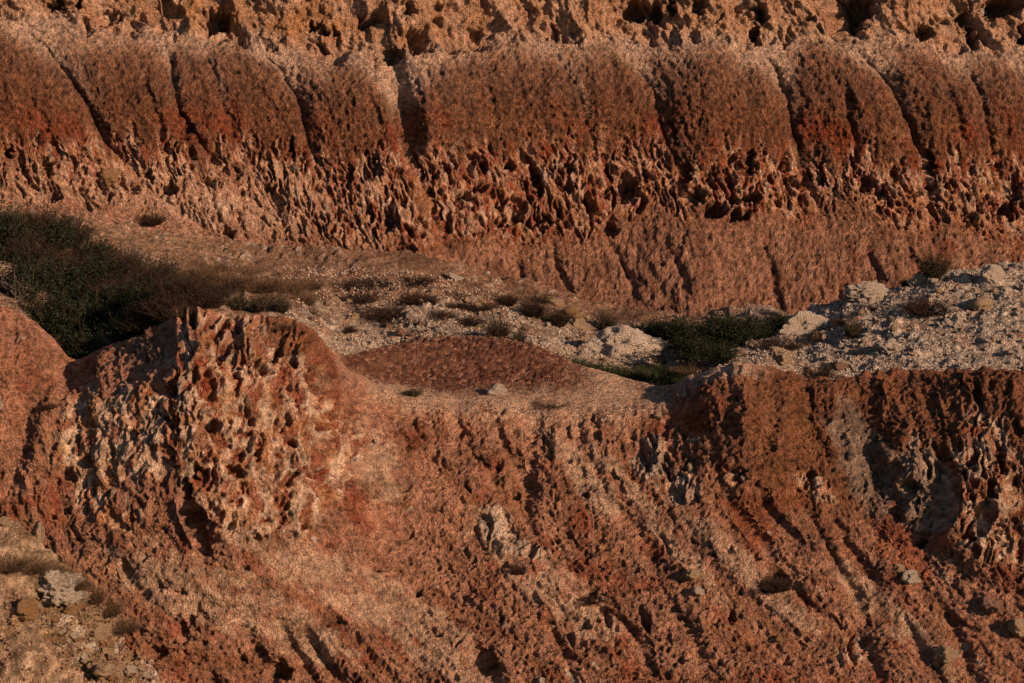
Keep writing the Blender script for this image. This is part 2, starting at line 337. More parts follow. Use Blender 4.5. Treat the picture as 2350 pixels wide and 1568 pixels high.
# ================================================================== THE FOREGROUND SLOPE
cols = np.arange(-260, 2620, 2.5)
crest_ = fn([(-300, 700), (0, 703), (45, 716), (90, 748), (135, 788), (168, 836), (205, 812), (250, 792), (310, 775), (370, 752), (398, 716), (450, 710), (500, 718), (560, 724), (640, 722), (700, 740), (735, 772), (768, 815),
            (800, 822), (860, 804), (950, 784), (1040, 774), (1140, 777), (1210, 789), (1270, 812), (1330, 842), (1400, 858), (1480, 880), (1525, 890), (1570, 868), (1630, 846), (1700, 833), (1760, 838), (1830, 862), (1900, 872), (1950, 862), (2030, 848), (2120, 850), (2240, 846), (2350, 852), (2650, 840)])
def crest(x): return crest_(x)+(fbm(np.asarray(x, float)/34, np.zeros(np.shape(x)), 4, 290)*(9+9*sst(1780, 1850, x)))*(1-sst(780, 800, x)*(1-sst(1500, 1540, x)))
rim_ = fn([(-300, 730), (0, 733), (60, 755), (168, 866), (220, 832), (400, 745), (560, 746), (700, 762), (768, 832), (850, 882), (920, 917), (1050, 934), (1250, 945), (1400, 942), (1530, 925), (1600, 885), (1700, 858), (1830, 888), (1950, 888), (2120, 872), (2650, 862)])
def rim(x): return np.maximum(rim_(x)+fbm(np.asarray(x, float)/110, np.zeros(np.shape(x)), 4, 291)*26, crest(x)+8)
flat = fn([(-300, 716), (0, 718), (45, 731), (168, 851), (250, 802), (398, 730), (560, 735), (700, 751), (768, 824), (850, 872), (950, 888), (1100, 892), (1250, 884), (1340, 884), (1430, 895), (1530, 907), (1600, 876), (1700, 846), (1830, 875), (1950, 875), (2120, 861), (2650, 851)])
yr = fn([(-300, -2.4), (0, -2.2), (168, -1.9), (300, -2.1), (450, -2.3), (700, -1.7), (900, -.6), (1200, -.2), (1500, -.2), (1700, -.6), (2000, -.3), (2120, -.5), (2350, -1.0), (2650, -1.5)])
bulge = fn([(-300, .2), (0, -.25), (200, -.5), (450, -.65), (700, -.4), (950, .15), (1500, .1), (2000, .15), (2350, -.15), (2650, -.3)])
wf = fn([(-300, .25), (168, .25), (760, .3), (900, 1.3), (1450, 1.3), (1560, .5), (1650, .35), (2650, .35)])
wdm = fn([(-300, .3), (168, .3), (760, .35), (850, 1.0), (1050, 1.7), (1300, 1.2), (1500, .5), (2650, .4)])
y0 = yr(cols); zc = unproj(cols, crest(cols), y0+wf(cols)+wdm(cols))[1]
F_ = loft(cols, [(-22., -12., None), (-7.2, None, 1780), (-5.4, None, 1568), (.5*(y0-5.4)-.1+bulge(cols), None, .48*rim(cols)+.52*1568),
                 (y0-.88+bulge(cols)*.5, None, rim(cols)+85), (y0, None, rim(cols)), (y0+wf(cols), None, flat(cols)), (y0+wf(cols)+wdm(cols), None, crest(cols)),
                 (y0+wf(cols)+wdm(cols)+.9, zc-.75, None), (y0+wf(cols)+wdm(cols)+2.2, zc-2.0, None)],
          [4, 34, 160, 130, 48, 22, 44, 14, 3])
px, py = F_.px, F_.py; q = 122.0
dep = np.clip((py-rim(px))/q, 0, 7)                      # metres below the rim
u = px/q; lean = .12*dep+.085*dep**2*sst(300, 900, px)+.05*dep**2
Af = u-lean; Bf = dep-np.maximum(F_.Y-y0[None, :], 0)*.9; Bw = F_.B
T = F_.T; inflat = sst(740, 800, px)*(1-sst(1500, 1560, px)); slope = 1-sst(4.15, 5.15, T+.25*fbm(px/70, py/70, 3, 292))*inflat-sst(5.9, 6.8, T)*(1-inflat)
d = np.zeros(px.shape)
def valley(poly, a, w, wr=None, warp=10):
    global d
    wx = fbm(px/60, py/60, 3, 201)*warp
    dd, tt = pdist(px+wx, py, poly); wr = wr or w
    d -= a*.78*np.exp(-np.where(dd < 0, -dd/w, dd/wr)**1.6)*np.sin(np.pi*np.clip(tt, .04, .96))**.4
def step(poly, a, w, L, warp=10):
    global d
    wx = fbm(px/50, py/50, 3, 211)*warp
    dd, tt = pdist(px+wx, py, poly)
    d += a*sst(-w, w, dd)*np.exp(-np.maximum(dd, 0)/L)*np.sin(np.pi*np.clip(tt, .02, .98))**.5
valley([(172, 800), (160, 850), (105, 890), (82, 930), (60, 1000), (30, 1100)], .45, 40, 20)
step([(225, 790), (200, 850), (150, 930), (132, 1010)], .30, 16, 120)
step([(400, 700), (392, 790), (375, 860), (350, 910)], .18, 14, 130, 16)
step([(395, 1030), (385, 1110), (400, 1180), (440, 1250), (470, 1300)], .28, 12, 30)
valley([(420, 1100), (425, 1170), (455, 1240), (480, 1310)], .42, 18, 40)
valley([(400, 1080), (398, 1150)], .3, 12)
# the big shaded recess on the right with its left-facing wall
valley([(1960, 860), (1985, 930), (2010, 1020), (2050, 1130), (2110, 1230), (2180, 1310), (2270, 1400), (2400, 1530)], .34, 46, 40, 30)
step([(2085, 905), (2050, 980), (2040, 1060), (2060, 1160), (2120, 1250)], .24, 26, 240, 46)
step([(2165, 1020), (2180, 1120), (2160, 1200), (2170, 1260)], .40, 9, 120)
step([(2270, 1100), (2255, 1180), (2240, 1250)], .34, 7, 70)
valley([(1860, 900), (1880, 960), (1900, 1010)], .25, 30, 14)
valley([(1530, 900), (1560, 960), (1600, 1010), (1650, 1080), (1720, 1180), (1800, 1290)], .26, 70, 50, 18)
step([(1700, 860), (1690, 960), (1700, 1020)], .15, 20, 60)
step([(1805, 900), (1780, 980), (1760, 1050)], .18, 14, 60)
for poly, a, w in (([(1040, 960), (1100, 1050), (1150, 1120)], .22, 12), ([(1130, 960), (1190, 1060), (1215, 1120), (1220, 1180)], .30, 11), ([(1215, 1060), (1225, 1130), (1222, 1190)], .20, 10),
                   ([(1170, 1120), (1240, 1240), (1260, 1300)], .16, 12), ([(1330, 1000), (1400, 1130), (1500, 1260), (1560, 1340)], .15, 18), ([(1740, 1110), (1790, 1190), (1850, 1260)], .26, 11),
                   ([(1670, 1130), (1740, 1220), (1790, 1290)], .18, 11), ([(1900, 1170), (1960, 1260), (2020, 1340)], .26, 12), ([(1830, 1130), (1900, 1250), (1960, 1350), (1990, 1430)], .24, 14),
                   ([(1620, 1140), (1700, 1230), (1740, 1290)], .15, 10), ([(2000, 1200), (2090, 1310), (2200, 1420), (2340, 1530)], .18, 16), ([(1350, 1380), (1440, 1430), (1480, 1480), (1500, 1560)], .34, 12), ([(1260, 1440), (1300, 1500), (1320, 1560)], .28, 12),
                   ([(1090, 1470), (1130, 1540), (1160, 1600)], .34, 18), ([(700, 1450), (760, 1530), (800, 1600)], .32, 16), ([(640, 1430), (700, 1520), (740, 1600)], .25, 14), ([(560, 1440), (620, 1540), (660, 1620)], .2, 14),
                   ([(2080, 1420), (2130, 1500), (2170, 1580)], .30, 14), ([(2180, 1400), (2220, 1480), (2250, 1570)], .34, 18), ([(1960, 1420), (2010, 1510), (2040, 1600)], .30, 22), ([(1760, 1300), (1840, 1370), (1950, 1450)], .18, 18),
                   ([(1560, 1200), (1640, 1300), (1780, 1420), (1900, 1540)], .14, 22), ([(900, 1180), (1000, 1290), (1130, 1430)], .10, 22), ([(760, 1250), (880, 1380), (960, 1480)], .10, 20),
                   ([(240, 1250), (330, 1360), (420, 1440)], .14, 20), ([(930, 920), (950, 960), (960, 1000)], .22, 14), ([(970, 930), (1010, 990)], .2, 12), ([(850, 900), (890, 960), (960, 1050)], .14, 10), ([(1540, 1380), (1600, 1470), (1640, 1560)], .2, 18)):
    valley(poly, a, w, w*.8, 14)
push(F_, d*(.35+.65*slope), (.25, -.93, .25)); F_.N = smooth(normals(F_), 5)
wx = fbm(px/75, py/75, 4, 231)*.55; wy = fbm(px/75, py/75, 4, 241)*.55
# honeycombed patches
def blob(cx, cy, rx, ry, ang=0, n=.35): return 1-sst(.75, 1.08, ell(px, py, cx, cy, rx, ry, ang)+n*fbm(px/45, py/45, 3, 251))
hc = np.maximum.reduce([blob(560, 860, 185, 165), blob(610, 1080, 210, 170), blob(210, 1020, 90, 150), blob(240, 1160, 100, 45, 25), blob(400, 960, 80, 130), blob(300, 1000, 110, 130), blob(740, 1000, 110, 90)])
hc2 = np.maximum.reduce([blob(1495, 1050, 52, 58, 20), blob(1570, 1120, 45, 45, 30), blob(1140, 1210, 50, 75, -35), blob(1210, 1260, 40, 28, 20)])
hc3 = np.maximum.reduce([blob(2120, 1120, 65, 130, -12), blob(2250, 1080, 95, 150), blob(2280, 1230, 110, 60, 20), blob(1960, 1500, 40, 40), blob(1690, 1100, 26, 18), blob(1880, 1120, 60, 26, 30)])
hcs = np.maximum(hc, np.maximum(hc2, hc3))
f1, f2, cid = worley((u+wx*.6)/.13, (py/q+wy)/.30, 304); g1, g2, gid = worley((u+wx*.8)/.27, (py/q+wy)/.42, 305); h1, h2, hid = worley((u+wx*.3)/.095, (py/q+wy*.5)/.18, 306)
lft = 1-.6*(1-sst(260, 420, px)); pit = sst(.06, .42, f2-f1)*cid**1.4*lft; pit2 = sst(.1, .5, g2-g1)*gid**2.2*lft; pit3 = sst(.1, .5, h2-h1)*hid**1.5
dd2 = hcs*(-.105*pit-.22*pit2-.06*pit3+.10*ridged(u*1.7+wx, py/q*.8+wy, 4, 261)-.03+.06*fbm(u*5, py/q*4, 4, 262)+.14*fbm(u*1.5, py/q*1.2, 2, 263))
dust = np.maximum.reduce([blob(960, 1440, 260, 70, 35, .5), blob(700, 1300, 260, 60, 32, .5), blob(1700, 1290, 260, 36, 42, .6), blob(1250, 1330, 220, 60, 40, .7), blob(600, 1400, 260, 60, 30, .6), blob(1350, 1100, 130, 40, 52, .6), blob(1500, 1190, 240, 30, 48, .6), blob(400, 1350, 200, 60, 25, .6), blob(2050, 1420, 220, 34, 42, .6), blob(860, 1060, 120, 60, 50, .5)])
lump = fbm(u*.55, py/q*.55, 3, 270)
rl = ridged(Af*1.15+wx*.5, Bf*.30, 3, 271); rl2 = ridged(Af*3.2+wx, Bf*.55+wy, 3, 272)
wlow = .35+.65*sst(.15, .55, fbm(u*.45, py/q*.45, 2, 273)+.5)
dd2 += slope*(1-hcs*.7)*(.18*lump+.085*(rl-.6)*wlow+.035*(rl2-.6)*wlow+(1-.5*dust)*(.075*fbm(Af*2.6+wx, Bf*1.5+wy, 4, 274)+.050*fbm(u*7+wx, py/q*7+wy, 4, 276)))
# scattered small hollows in the crust
s1, s2, sid = worley((u+wx*.4)/.30-lean*1.2, (py/q+wy)/.34, 275); z1, z2, zid = worley((u+wx*.3)/.12-lean*2, (py/q+wy*.5)/.13, 277)
crust = ridged((px-lean*40)/13+wx, py/14+wy, 3, 278)
soft = 1-.65*dust
dd2 += slope*soft*(.036-.016*hcs)*(crust-.6)-slope*(1-hcs)*.05*(zid > .72)*(1-sst(.12, .42, z1))*wlow*soft
dd2 -= slope*(1-hcs)*.10*(sid > .88)*(1-sst(.10, .38, s1))
RA = F_.X*.82+F_.Y*.57; RB = -F_.X*.57*1.0+F_.Y*.82+F_.Z*.9
q1, q2, qid = worley(RA/.085+wx, RB/.085+wy, 298); gdm = sst(5.7, 6.2, T)*sst(770, 810, px)*(1-sst(1290, 1390, px))
dd2 += (.014+.020*slope)*fbm(RA*9, RB*9, 3, 299)+(.008*inflat+.055*gdm)*(1-q1)*(.4+qid)+inflat*(1-slope)*(.05*fbm(F_.X*1.3, F_.Y*1.3, 3, 297))
FH = [(440, 868, 18, 13, .5), (490, 980, 20, 16, .6), (545, 740, 10, 22, .3), (515, 790, 22, 14, .4), (700, 780, 20, 8, .3), (712, 835, 22, 14, .5), (640, 800, 14, 20, .35), (600, 840, 10, 26, .3), (430, 800, 12, 22, .35), (395, 900, 14, 20, .4), (440, 740, 10, 26, .35), (570, 960, 10, 22, .3), (660, 960, 10, 22, .3), (730, 980, 10, 30, .3), (470, 1060, 16, 14, .4),
      (160, 1090, 16, 26, .4), (190, 1060, 22, 16, .35), (300, 1000, 12, 20, .3), (446, 1185, 26, 62, .55), (470, 1250, 16, 40, .4), (530, 1210, 20, 16, .3), (430, 1120, 13, 26, .5), (1480, 1050, 13, 42, .5), (1528, 1075, 8, 34, .4), (1340, 1130, 14, 10, .35), (1410, 1090, 6, 16, .3), (1600, 1140, 10, 14, .3), (1360, 960, 9, 16, .3), (1570, 990, 10, 14, .3),
      (1700, 1085, 26, 10, .3), (2120, 1245, 16, 14, .7), (2100, 1150, 8, 14, .3), (1350, 1365, 34, 9, .5), (1330, 1440, 34, 12, .4), (1395, 1420, 12, 30, .3), (1480, 1420, 14, 40, .5), (1680, 1410, 13, 18, .5), (1420, 1490, 10, 8, .3), (1150, 1300, 24, 16, .3), (1780, 1330, 40, 24, .45), (1960, 1470, 22, 16, .4),
      (1560, 1510, 12, 16, .3), (1120, 1520, 26, 36, .5), (640, 1540, 26, 24, .5), (360, 1500, 30, 20, .3), (560, 1510, 16, 16, .3), (240, 1290, 20, 10, .2), (960, 1360, 12, 8, .2), (780, 1420, 10, 12, .25), (1860, 1090, 14, 10, .3), (2320, 1200, 14, 26, .4), (2210, 1130, 10, 30, .4), (2290, 1070, 12, 16, .3), (2330, 980, 14, 26, .3), (2240, 900, 12, 40, .3),
      (880, 1010, 12, 16, .25), (1060, 1000, 13, 16, .3), (1250, 1010, 8, 20, .3), (1140, 1070, 10, 14, .25), (900, 1260, 10, 8, .2), (250, 1390, 14, 18, .25), (440, 1425, 10, 14, .25), (1150, 940, 8, 12, .2)]
for (hx, hy, rx, ry, dp) in FH:
    r = ell(px+fbm(px/22, py/22, 2, 5)*10, py+fbm(px/22, py/22, 2, 6)*10, hx, hy, rx, ry, -20)
    dd2 -= dp*.62*(1-sst(.35, 1.0, r))
# dribbled spires on top of the mound
for (sx, w_, hgt) in ((408, 9, .22), (432, 8, .20), (455, 10, .26), (482, 8, .18), (520, 9, .14), (560, 8, .12)):
    r = np.abs(px-sx)/w_; dd2 += hgt*.5*np.exp(-r**2)*sst(700, 745, py)*(1-sst(820, 900, py))
push(F_, dd2)
for (sx, w_, hgt) in ((404, 7, .16), (428, 6, .20), (452, 8, .14), (476, 6, .12), (250, 12, .05), (1700, 20, .05), (160, 10, .06)):
    F_.Z += hgt*np.exp(-((px-sx)/w_)**2)*np.exp(-((T-6.0)/.9)**2)
# colour of the slope
n1 = fbm(Af*2.2, Bf*.9, 4, 401); n2 = fbm(u*.8, py/q*.8, 3, 402); nf = fbm(RA*7, RB*7, 4, 403); ns = fbm(Af*4+wx*2, Bf*.9+wy*2, 4, 404); nl = fbm(u*2.3, py/q*2.3, 3, 405)
flatm = sst(4.15, 5.15, T+.9*nf+.9*nl)*sst(760, 900, px)*(1-sst(1500, 1600, px))
base = np.zeros(px.shape+(3,))+np.array(PINK)
base = mixc(base, BROWN, sst(-.1, .4, n1+.4*nf)*.75)
base = mixc(base, RED, sst(.05, .45, n2+.5*nl)*.65)
base = mixc(base, (.50, .335, .235), dust*.9*sst(-.5, .1, ns+.7*nl))
base = mixc(base, TAN, sst(.05, .4, ns)*.4)
redr = sst(1500, 1800, px)*(1-sst(1080, 1300, py))
base = mixc(base, (.22, .085, .038), redr*.75); base = mixc(base, OCHRE, redr*sst(.15, .45, nl)*.25)
base = mixc(base, (.30, .235, .19), blob(1990, 1060, 70, 150, -25, .4)*.7)  # grey-brown dust, with the shade of the recess painted into the colour
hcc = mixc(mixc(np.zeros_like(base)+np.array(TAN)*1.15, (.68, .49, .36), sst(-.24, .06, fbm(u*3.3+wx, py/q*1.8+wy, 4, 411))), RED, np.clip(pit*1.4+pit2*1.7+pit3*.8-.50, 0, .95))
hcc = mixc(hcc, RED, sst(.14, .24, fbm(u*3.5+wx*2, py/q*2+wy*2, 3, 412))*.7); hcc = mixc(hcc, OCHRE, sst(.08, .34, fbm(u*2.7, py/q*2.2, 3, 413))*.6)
hcc = mixc(hcc, WHITE, hc2*.45); hcc = mixc(hcc, (.34, .27, .21), blob(2115, 1130, 62, 130, -12)*.7)  # pale carved wall of the recess greyed to paint in its shade
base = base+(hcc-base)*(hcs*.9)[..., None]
base = mixc(base, (.24, .095, .045), blob(680, 768, 100, 55, 25)*.9)
base = mixc(base, SHADE_GREY, blob(340, 820, 50, 50, -20)*.25)  # shade on the mound's left flank, painted in as grey
top = mixc(np.zeros_like(base)+np.array((.56, .40, .29)), TAN, .2+nf*.9)
base = base+(top-base)*(flatm*.9)[..., None]
gd = sst(5.55, 6.05, T+.4*nf+.3*nl)*sst(765, 800, px)*(1-sst(1290, 1410, px+60*nl))*(1-.35*sst(6.85, 7.0, T+.15*nf))
base = mixc(base, (.155, .067, .043), gd*.95); base = mixc(base, (.08, .030, .020), gd*(qid > .6)*.75); base = mixc(base, (.36, .19, .13), gd*(qid < .10)*.7); base = base*(1-.35*(1-gd)*flatm*(qid > .8))[..., None]
bt = sst(4.75, 5.1, T)*(sst(1520, 1580, px)*(1-sst(1700, 1800, px))); base = mixc(base, PALE, bt*.7)
base = mixc(base, WHITE, (1-sst(.12, .25, s1))*(sid < .03)*slope*.7)
base = base*np.clip(1+.75*nf+.55*fbm(u*1.9+wx, py/q*1.9+wy, 3, 440)*(1-flatm)-.38*(crust < .40)*slope*(1-.6*hcs)*(1-.5*dust)+.10*(crust > .8), .35, 1.5)[..., None]*(1-.10*slope-.12*redr)[..., None]
grid_mesh('hillside', F_, base, M_SLOPE)

# ================================================================== THE GULLY FLOOR AND THE RUBBLE BANK
cols = np.arange(-260, 2620, 3.0); q = 108.
yc = y0i = np.interp(cols, np.arange(-260, 2620, 2.5), y0+wf(np.arange(-260, 2620, 2.5))+wdm(np.arange(-260, 2620, 2.5)))
bank = fn([(-300, 470), (0, 500), (230, 545), (600, 610), (950, 622), (1060, 652), (1300, 715), (1450, 752), (1650, 752), (1780, 745), (1820, 738), (1870, 712), (1930, 690), (1985, 664), (2040, 668), (2100, 652), (2150, 628), (2210, 622), (2290, 612), (2350, 604), (2650, 585)])
ybank = fn([(-300, 8.8), (600, 9.6), (1200, 9.6), (1600, 8.6), (1800, 7.6), (2000, 7.3), (2350, 7.6), (2650, 8)])
back_z = fn([(-300, .3), (1500, .3), (1750, 0), (1900, -.8), (2100, -1.1), (2650, -1.1)])
yb = ybank(cols); zb = unproj(cols, bank(cols), yb)[1]
midrow = .5*(crest(cols)+bank(cols)); ymid = .42*yc+.58*yb
G_ = loft(cols, [(yc-.3, unproj(cols, crest(cols), yc)[1]-1.6, None), (yc+.9, None, crest_(cols)+22), (yc+1.8, None, crest_(cols)-12+0*cols), (ymid, None, midrow+fn([(0, 10), (1000, 0), (1300, 18), (1700, 15), (2000, -8), (2650, -5)])(cols)),
                 (yb, None, bank(cols)), (yb+1.4, zb+back_z(cols)*.55, None), (yb+3.2, zb+back_z(cols)*1.2, None)], [6, 34, 62, 84, 14, 5])
px, py = G_.px, G_.py; a, b = G_.X, G_.Y; G_.N = smooth(normals(G_), 6)
whitem = np.maximum(sst(1500, 1850, px+fbm(a*.9, b*.9, 3, 501)*160), (1-sst(.7, 1.1, ell(px, py, 900, 760, 330, 70)+.4*fbm(a*.9, b*.9, 3, 502)))*.8)
whitem = np.maximum(whitem, (1-sst(.7, 1.1, ell(px, py, 1400, 790, 220, 55)+.4*fbm(a*.9, b*.9, 3, 502)))*.85)
c1, c2, ci = worley(a/.17, b/.22, 503); e1_, e2_, ei = worley(a/.42, b/.5, 504); o1, o2, oi = worley(a/.08, b/.10, 505)
stones = np.sqrt(np.maximum(0, 1-(c1/.55)**2))*(ci > .35)*.07+np.sqrt(np.maximum(0, 1-(e1_/.42)**2))*(ei > .72)*.16+np.sqrt(np.maximum(0, 1-(o1/.5)**2))*.028
rough = .15+.85*sst(-.05, .3, fbm(a*.7, b*.7, 3, 506)+.12*whitem)
d = .20*fbm(a*.45, b*.45, 3, 507)*sst(1.2, 2.2, G_.T)*(1-sst(3.6, 4, G_.T))+.10*fbm(a*1.6, b*1.6, 3, 508)+.035*fbm(a*7, b*5, 3, 509)+stones*rough*(.62-.22*sst(1800, 2100, px))
push(G_, d)
nl = fbm(a*.9, b*.9, 4, 511); nf = fbm(a*6, b*5, 3, 512)
base = np.zeros(px.shape+(3,))+np.array((.30, .175, .115))
base = mixc(base, (.11, .060, .040), sst(-.1, .25, nl+.7*nf)*.85*sst(350, 700, px))
base = mixc(base, (.33, .21, .14), (1-sst(400, 900, px))*.6)
wc = mixc(mixc(np.zeros_like(base)+np.array((.41, .33, .265)), WHITE, sst(-.05, .35, nf)*.5), PINK, sst(.08, .4, nl)*.45)
wc = mixc(wc, (.16, .12, .095), sst(.0, .3, fbm(a*1.7, b*1.7, 3, 513)+.4*nf)*.65*(1-.6*sst(1850, 2000, px)))
base = base+(wc-base)*whitem[..., None]
sm = np.clip((stones-.03)/.05, 0, 1)*rough
base = mixc(base, WHITE, sm*(ci > .6)*.55); base = mixc(base, PINK, sm*((ci > .35)*(ci < .5))*.6)
base = base*np.clip(1+1.1*nf+.5*fbm(a*14, b*9, 2, 514), .35, 1.5)[..., None]
grid_mesh('gully_floor', G_, base, M_FLOOR)

# ================================================================== THE NEAR OUTCROP (bottom left)
cols = np.arange(-420, 640, 3.0); q = 150.
nc = fn([(-420, 1120), (-100, 1150), (0, 1192), (50, 1205), (100, 1262), (130, 1300), (175, 1350), (215, 1398), (262, 1440), (300, 1500), (380, 1572), (480, 1680), (640, 1800)])
yn = fn([(-420, -13.2), (0, -13.2), (200, -13.0), (640, -12.4)])
yy = yn(cols); zz = unproj(cols, nc(cols), yy)[1]
N_ = loft(cols, [(yy-5, unproj(cols, nc(cols)+520, yy-3.2)[1]-2.5, None), (yy-3.2, None, nc(cols)+520), (yy-1.4, None, nc(cols)+190), (yy-.35, None, nc(cols)+34), (yy, None, nc(cols)), (yy+.8, zz-.5, None), (yy+3.5, zz-4.5, None)], [4, 60, 70, 24, 16, 14])
px, py = N_.px, N_.py; u = px/q; v = py/q
d = np.zeros(px.shape)
step([(60, 1440), (90, 1500), (130, 1560), (160, 1640)], -.35, 14, 300)
valley([(60, 1290), (120, 1360), (150, 1420)], .22, 26)
push(N_, d, (.2, -.95, .2)); N_.N = smooth(normals(N_), 5)
c1, c2, ci = worley(u/.16, v/.15, 603); e1_, e2_, ei = worley(u/.40, v/.36, 604); o1, o2, oi = worley(u/.07, v/.07, 605)
rub = (1-sst(.75, 1.05, ell(px, py, 230, 1480, 210, 105, 48)+.25*fbm(u*2, v*2, 3, 606)))
stones = np.sqrt(np.maximum(0, 1-(c1/.6)**2))*(ci > .3)*.09+np.sqrt(np.maximum(0, 1-(e1_/.5)**2))*(ei > .55)*.16+np.sqrt(np.maximum(0, 1-(o1/.55)**2))*.03
d = stones*(.12+.88*rub)+.24*fbm(u*1.1, v*1.1, 3, 607)+.10*fbm(u*5, v*5, 4, 608)+.30*rub*fbm(u*2.4, v*2.4, 3, 609)-.16*sst(.1, .5, e2_-e1_)*(ei < .3)*(.3+.7*rub)
push(N_, d)
nf = fbm(u*7, v*7, 3, 610); nl = fbm(u*1.6, v*1.6, 3, 611)
base = np.zeros(px.shape+(3,))+np.array((.41, .285, .185))
base = mixc(base, (.34, .20, .10), sst(-.1, .4, nl)*.7); base = mixc(base, PALE, sst(0, .4, nf)*.5)
rc = mixc(mixc(np.zeros_like(base)+np.array((.36, .26, .16)), WHITE, (ci > .62)*.7), CRUST, sst(.1, .4, nl+.3*nf)*.7)
base = base+(rc-base)*rub[..., None]
base = mixc(base, (.40, .26, .11), sst(.1, .4, fbm(u*2.2, v*2.2, 3, 612))*rub*.5)
base = base*np.clip(1+1.1*nf+.5*(ci-.5), .4, 1.5)[..., None]
grid_mesh('rocky_outcrop', N_, base, M_NEAR)
SHEETS = {'cliff': C_, 'slope': F_, 'floor': G_, 'near': N_}

# ================================================================== LOOSE THINGS
def new_obj(name, me, parent=None):
    o = bpy.data.objects.new(name, me); COL.objects.link(o)
    if parent: o.parent = parent
    return o
def tag(o, label, cat, group=None):
    o['label'] = label; o['category'] = cat
    if group: o['group'] = group
LIM = {'cliff': (1, 7.6), 'slope': (1.2, 7.0), 'floor': (.6, 4.2), 'near': (1, 4.2)}
for k, s in SHEETS.items():
    X, Y = proj(s.X, s.Y, s.Z); m = (s.T >= LIM[k][0]) & (s.T <= LIM[k][1])
    s.v = np.stack([X[m], Y[m]], 1); s.p = np.stack([s.X[m], s.Y[m], s.Z[m]], 1)
def spot(k, x, y):
    s = SHEETS[k]; i = np.argmin((s.v[:, 0]-x)**2+(s.v[:, 1]-y)**2); p = s.p[i]
    return Vector(p), FPX/np.linalg.norm(p-CAM)          # point, pixels per metre there
from mathutils import noise as mnoise
def stone_mesh(name, seed, sub, mat, cuts=7, rough=.12, lump=.30):
    r = random.Random(seed); bm = bmesh.new(); bmesh.ops.create_icosphere(bm, subdivisions=sub, radius=1.0)
    dirs = [Vector((r.gauss(0, 1), r.gauss(0, 1), r.gauss(0, 1))).normalized() for _ in range(cuts)]; ds = [r.uniform(.62, .92) for _ in dirs]
    off = Vector((r.random()*50, r.random()*50, 0))
    for v in bm.verts:
        c = v.co.copy()
        for n_, d_ in zip(dirs, ds):
            k = c.dot(n_)
            if k > d_: c -= n_*(k-d_)*.92
        c *= 1+lump*mnoise.fractal(c*1.3+off, 1, 2, 3)+rough*mnoise.fractal(c*5+off, .8, 2, 4)
        v.co = c
    me = bpy.data.meshes.new(name); bm.to_mesh(me); bm.free(); me.materials.append(mat)
    if sub >= 3:
        me.polygons.foreach_set('use_smooth', np.ones(len(me.polygons), bool))
    return me
M_WHITE = ground_mat('white_stone', 1.1, .8, .5, .2, False, (.64, .53, .43))
M_CREAM = ground_mat('cream_stone', 1.1, .8, .6, .35, False, (.54, .385, .25))
M_OCHRE = ground_mat('ochre_stone', .9, 1.0, .5, .3, False, (.42, .24, .12))
M_PINK = ground_mat('pink_stone', .9, 1.0, .4, .2, False, (.36, .21, .15))
def boulder(name, k, x, y, w, h, mat, label, cat='boulder', seed=1, sub=5, tilt=0, depth=1.0, rough=.10, sink=.35, rz=None):
    p, s = spot(k, x, y); o = new_obj(name, stone_mesh(name, seed, sub, mat, rough=rough))
    o.scale = (w/2/s*1.15, w/2/s*depth, h/2/s*1.25); o.rotation_euler = (0, math.radians(tilt), rz if rz is not None else seed*.7)
    if rz is None: o.scale = (w/2/s*1.15, w/2/s*1.1*depth, h/2/s*1.25)
    o.location = p+(Vector((0, .1*w/s, h/s*(.5-sink))) if k == 'floor' else Vector((.05*w/s, -.22*w/s, h/s*(.45-sink)))); tag(o, label, cat); return o
boulder('boulder', 'floor', 2273, 640, 52, 40, M_WHITE, 'white rounded boulder on the crest of the rubble bank, largest at far right', seed=3, rough=.04)
boulder('boulder', 'floor', 1436, 826, 160, 86, M_WHITE, 'wide craggy cream boulder behind the low green herbs in the gully', seed=5, rough=.16, sink=.3, rz=.1, depth=.6)
boulder('boulder', 'floor', 1500, 832, 46, 26, M_CREAM, 'small cream boulder touching the right end of the wide craggy boulder', seed=15, rough=.12)
boulder('boulder', 'floor', 1848, 764, 96, 54, M_WHITE, 'large pale boulder at the right end of the dark green shrubs', seed=8, rough=.10, sink=.3, depth=.7, rz=.2)
boulder('boulder', 'floor', 1868, 782, 26, 34, M_OCHRE, 'small orange slab leaning on the large pale boulder by the shrubs', seed=9, rough=.05, tilt=18)
boulder('boulder', 'floor', 1790, 828, 56, 36, M_CREAM, 'squat tan boulder at the rim below the dark green shrubs', seed=11, rough=.14)
boulder('boulder', 'floor', 1985, 685, 86, 40, M_WHITE, 'crumbling white outcrop standing up on the left shoulder of the rubble bank', 'outcrop', seed=13, rough=.2, sink=.25, rz=0, depth=.6)
boulder('boulder', 'floor', 2128, 648, 66, 28, M_WHITE, 'low crumbling white outcrop on the bank crest below the round olive shrub', 'outcrop', seed=14, rough=.2, rz=0, depth=.6)
boulder('rock', 'floor', 2197, 740, 22, 28, M_WHITE, 'pale upright rock right of the dark mat plant on the white bank', 'rock', seed=17, sub=4)
boulder('rock', 'floor', 2352, 670, 26, 24, M_WHITE, 'white rock cut by the right edge of the picture on the bank crest', 'rock', seed=19, sub=4)
boulder('rock', 'floor', 2040, 800, 52, 30, M_WHITE, 'crumbly white rock in the middle of the lower rubble bank', 'rock', seed=20, sub=4, rough=.2)
boulder('rock', 'floor', 2250, 700, 52, 26, M_CREAM, 'broad cream rock half buried high on the rubble bank', 'rock', seed=22, sub=4, rough=.15, sink=.5)
boulder('rock', 'floor', 1972, 812, 20, 18, M_CREAM, 'small tan rock left of the crumbly white rock on the bank', 'rock', seed=24, sub=3)
boulder('rock', 'floor', 2340, 815, 24, 16, M_WHITE, 'small white rock low on the bank near the right edge', 'rock', seed=26, sub=3)
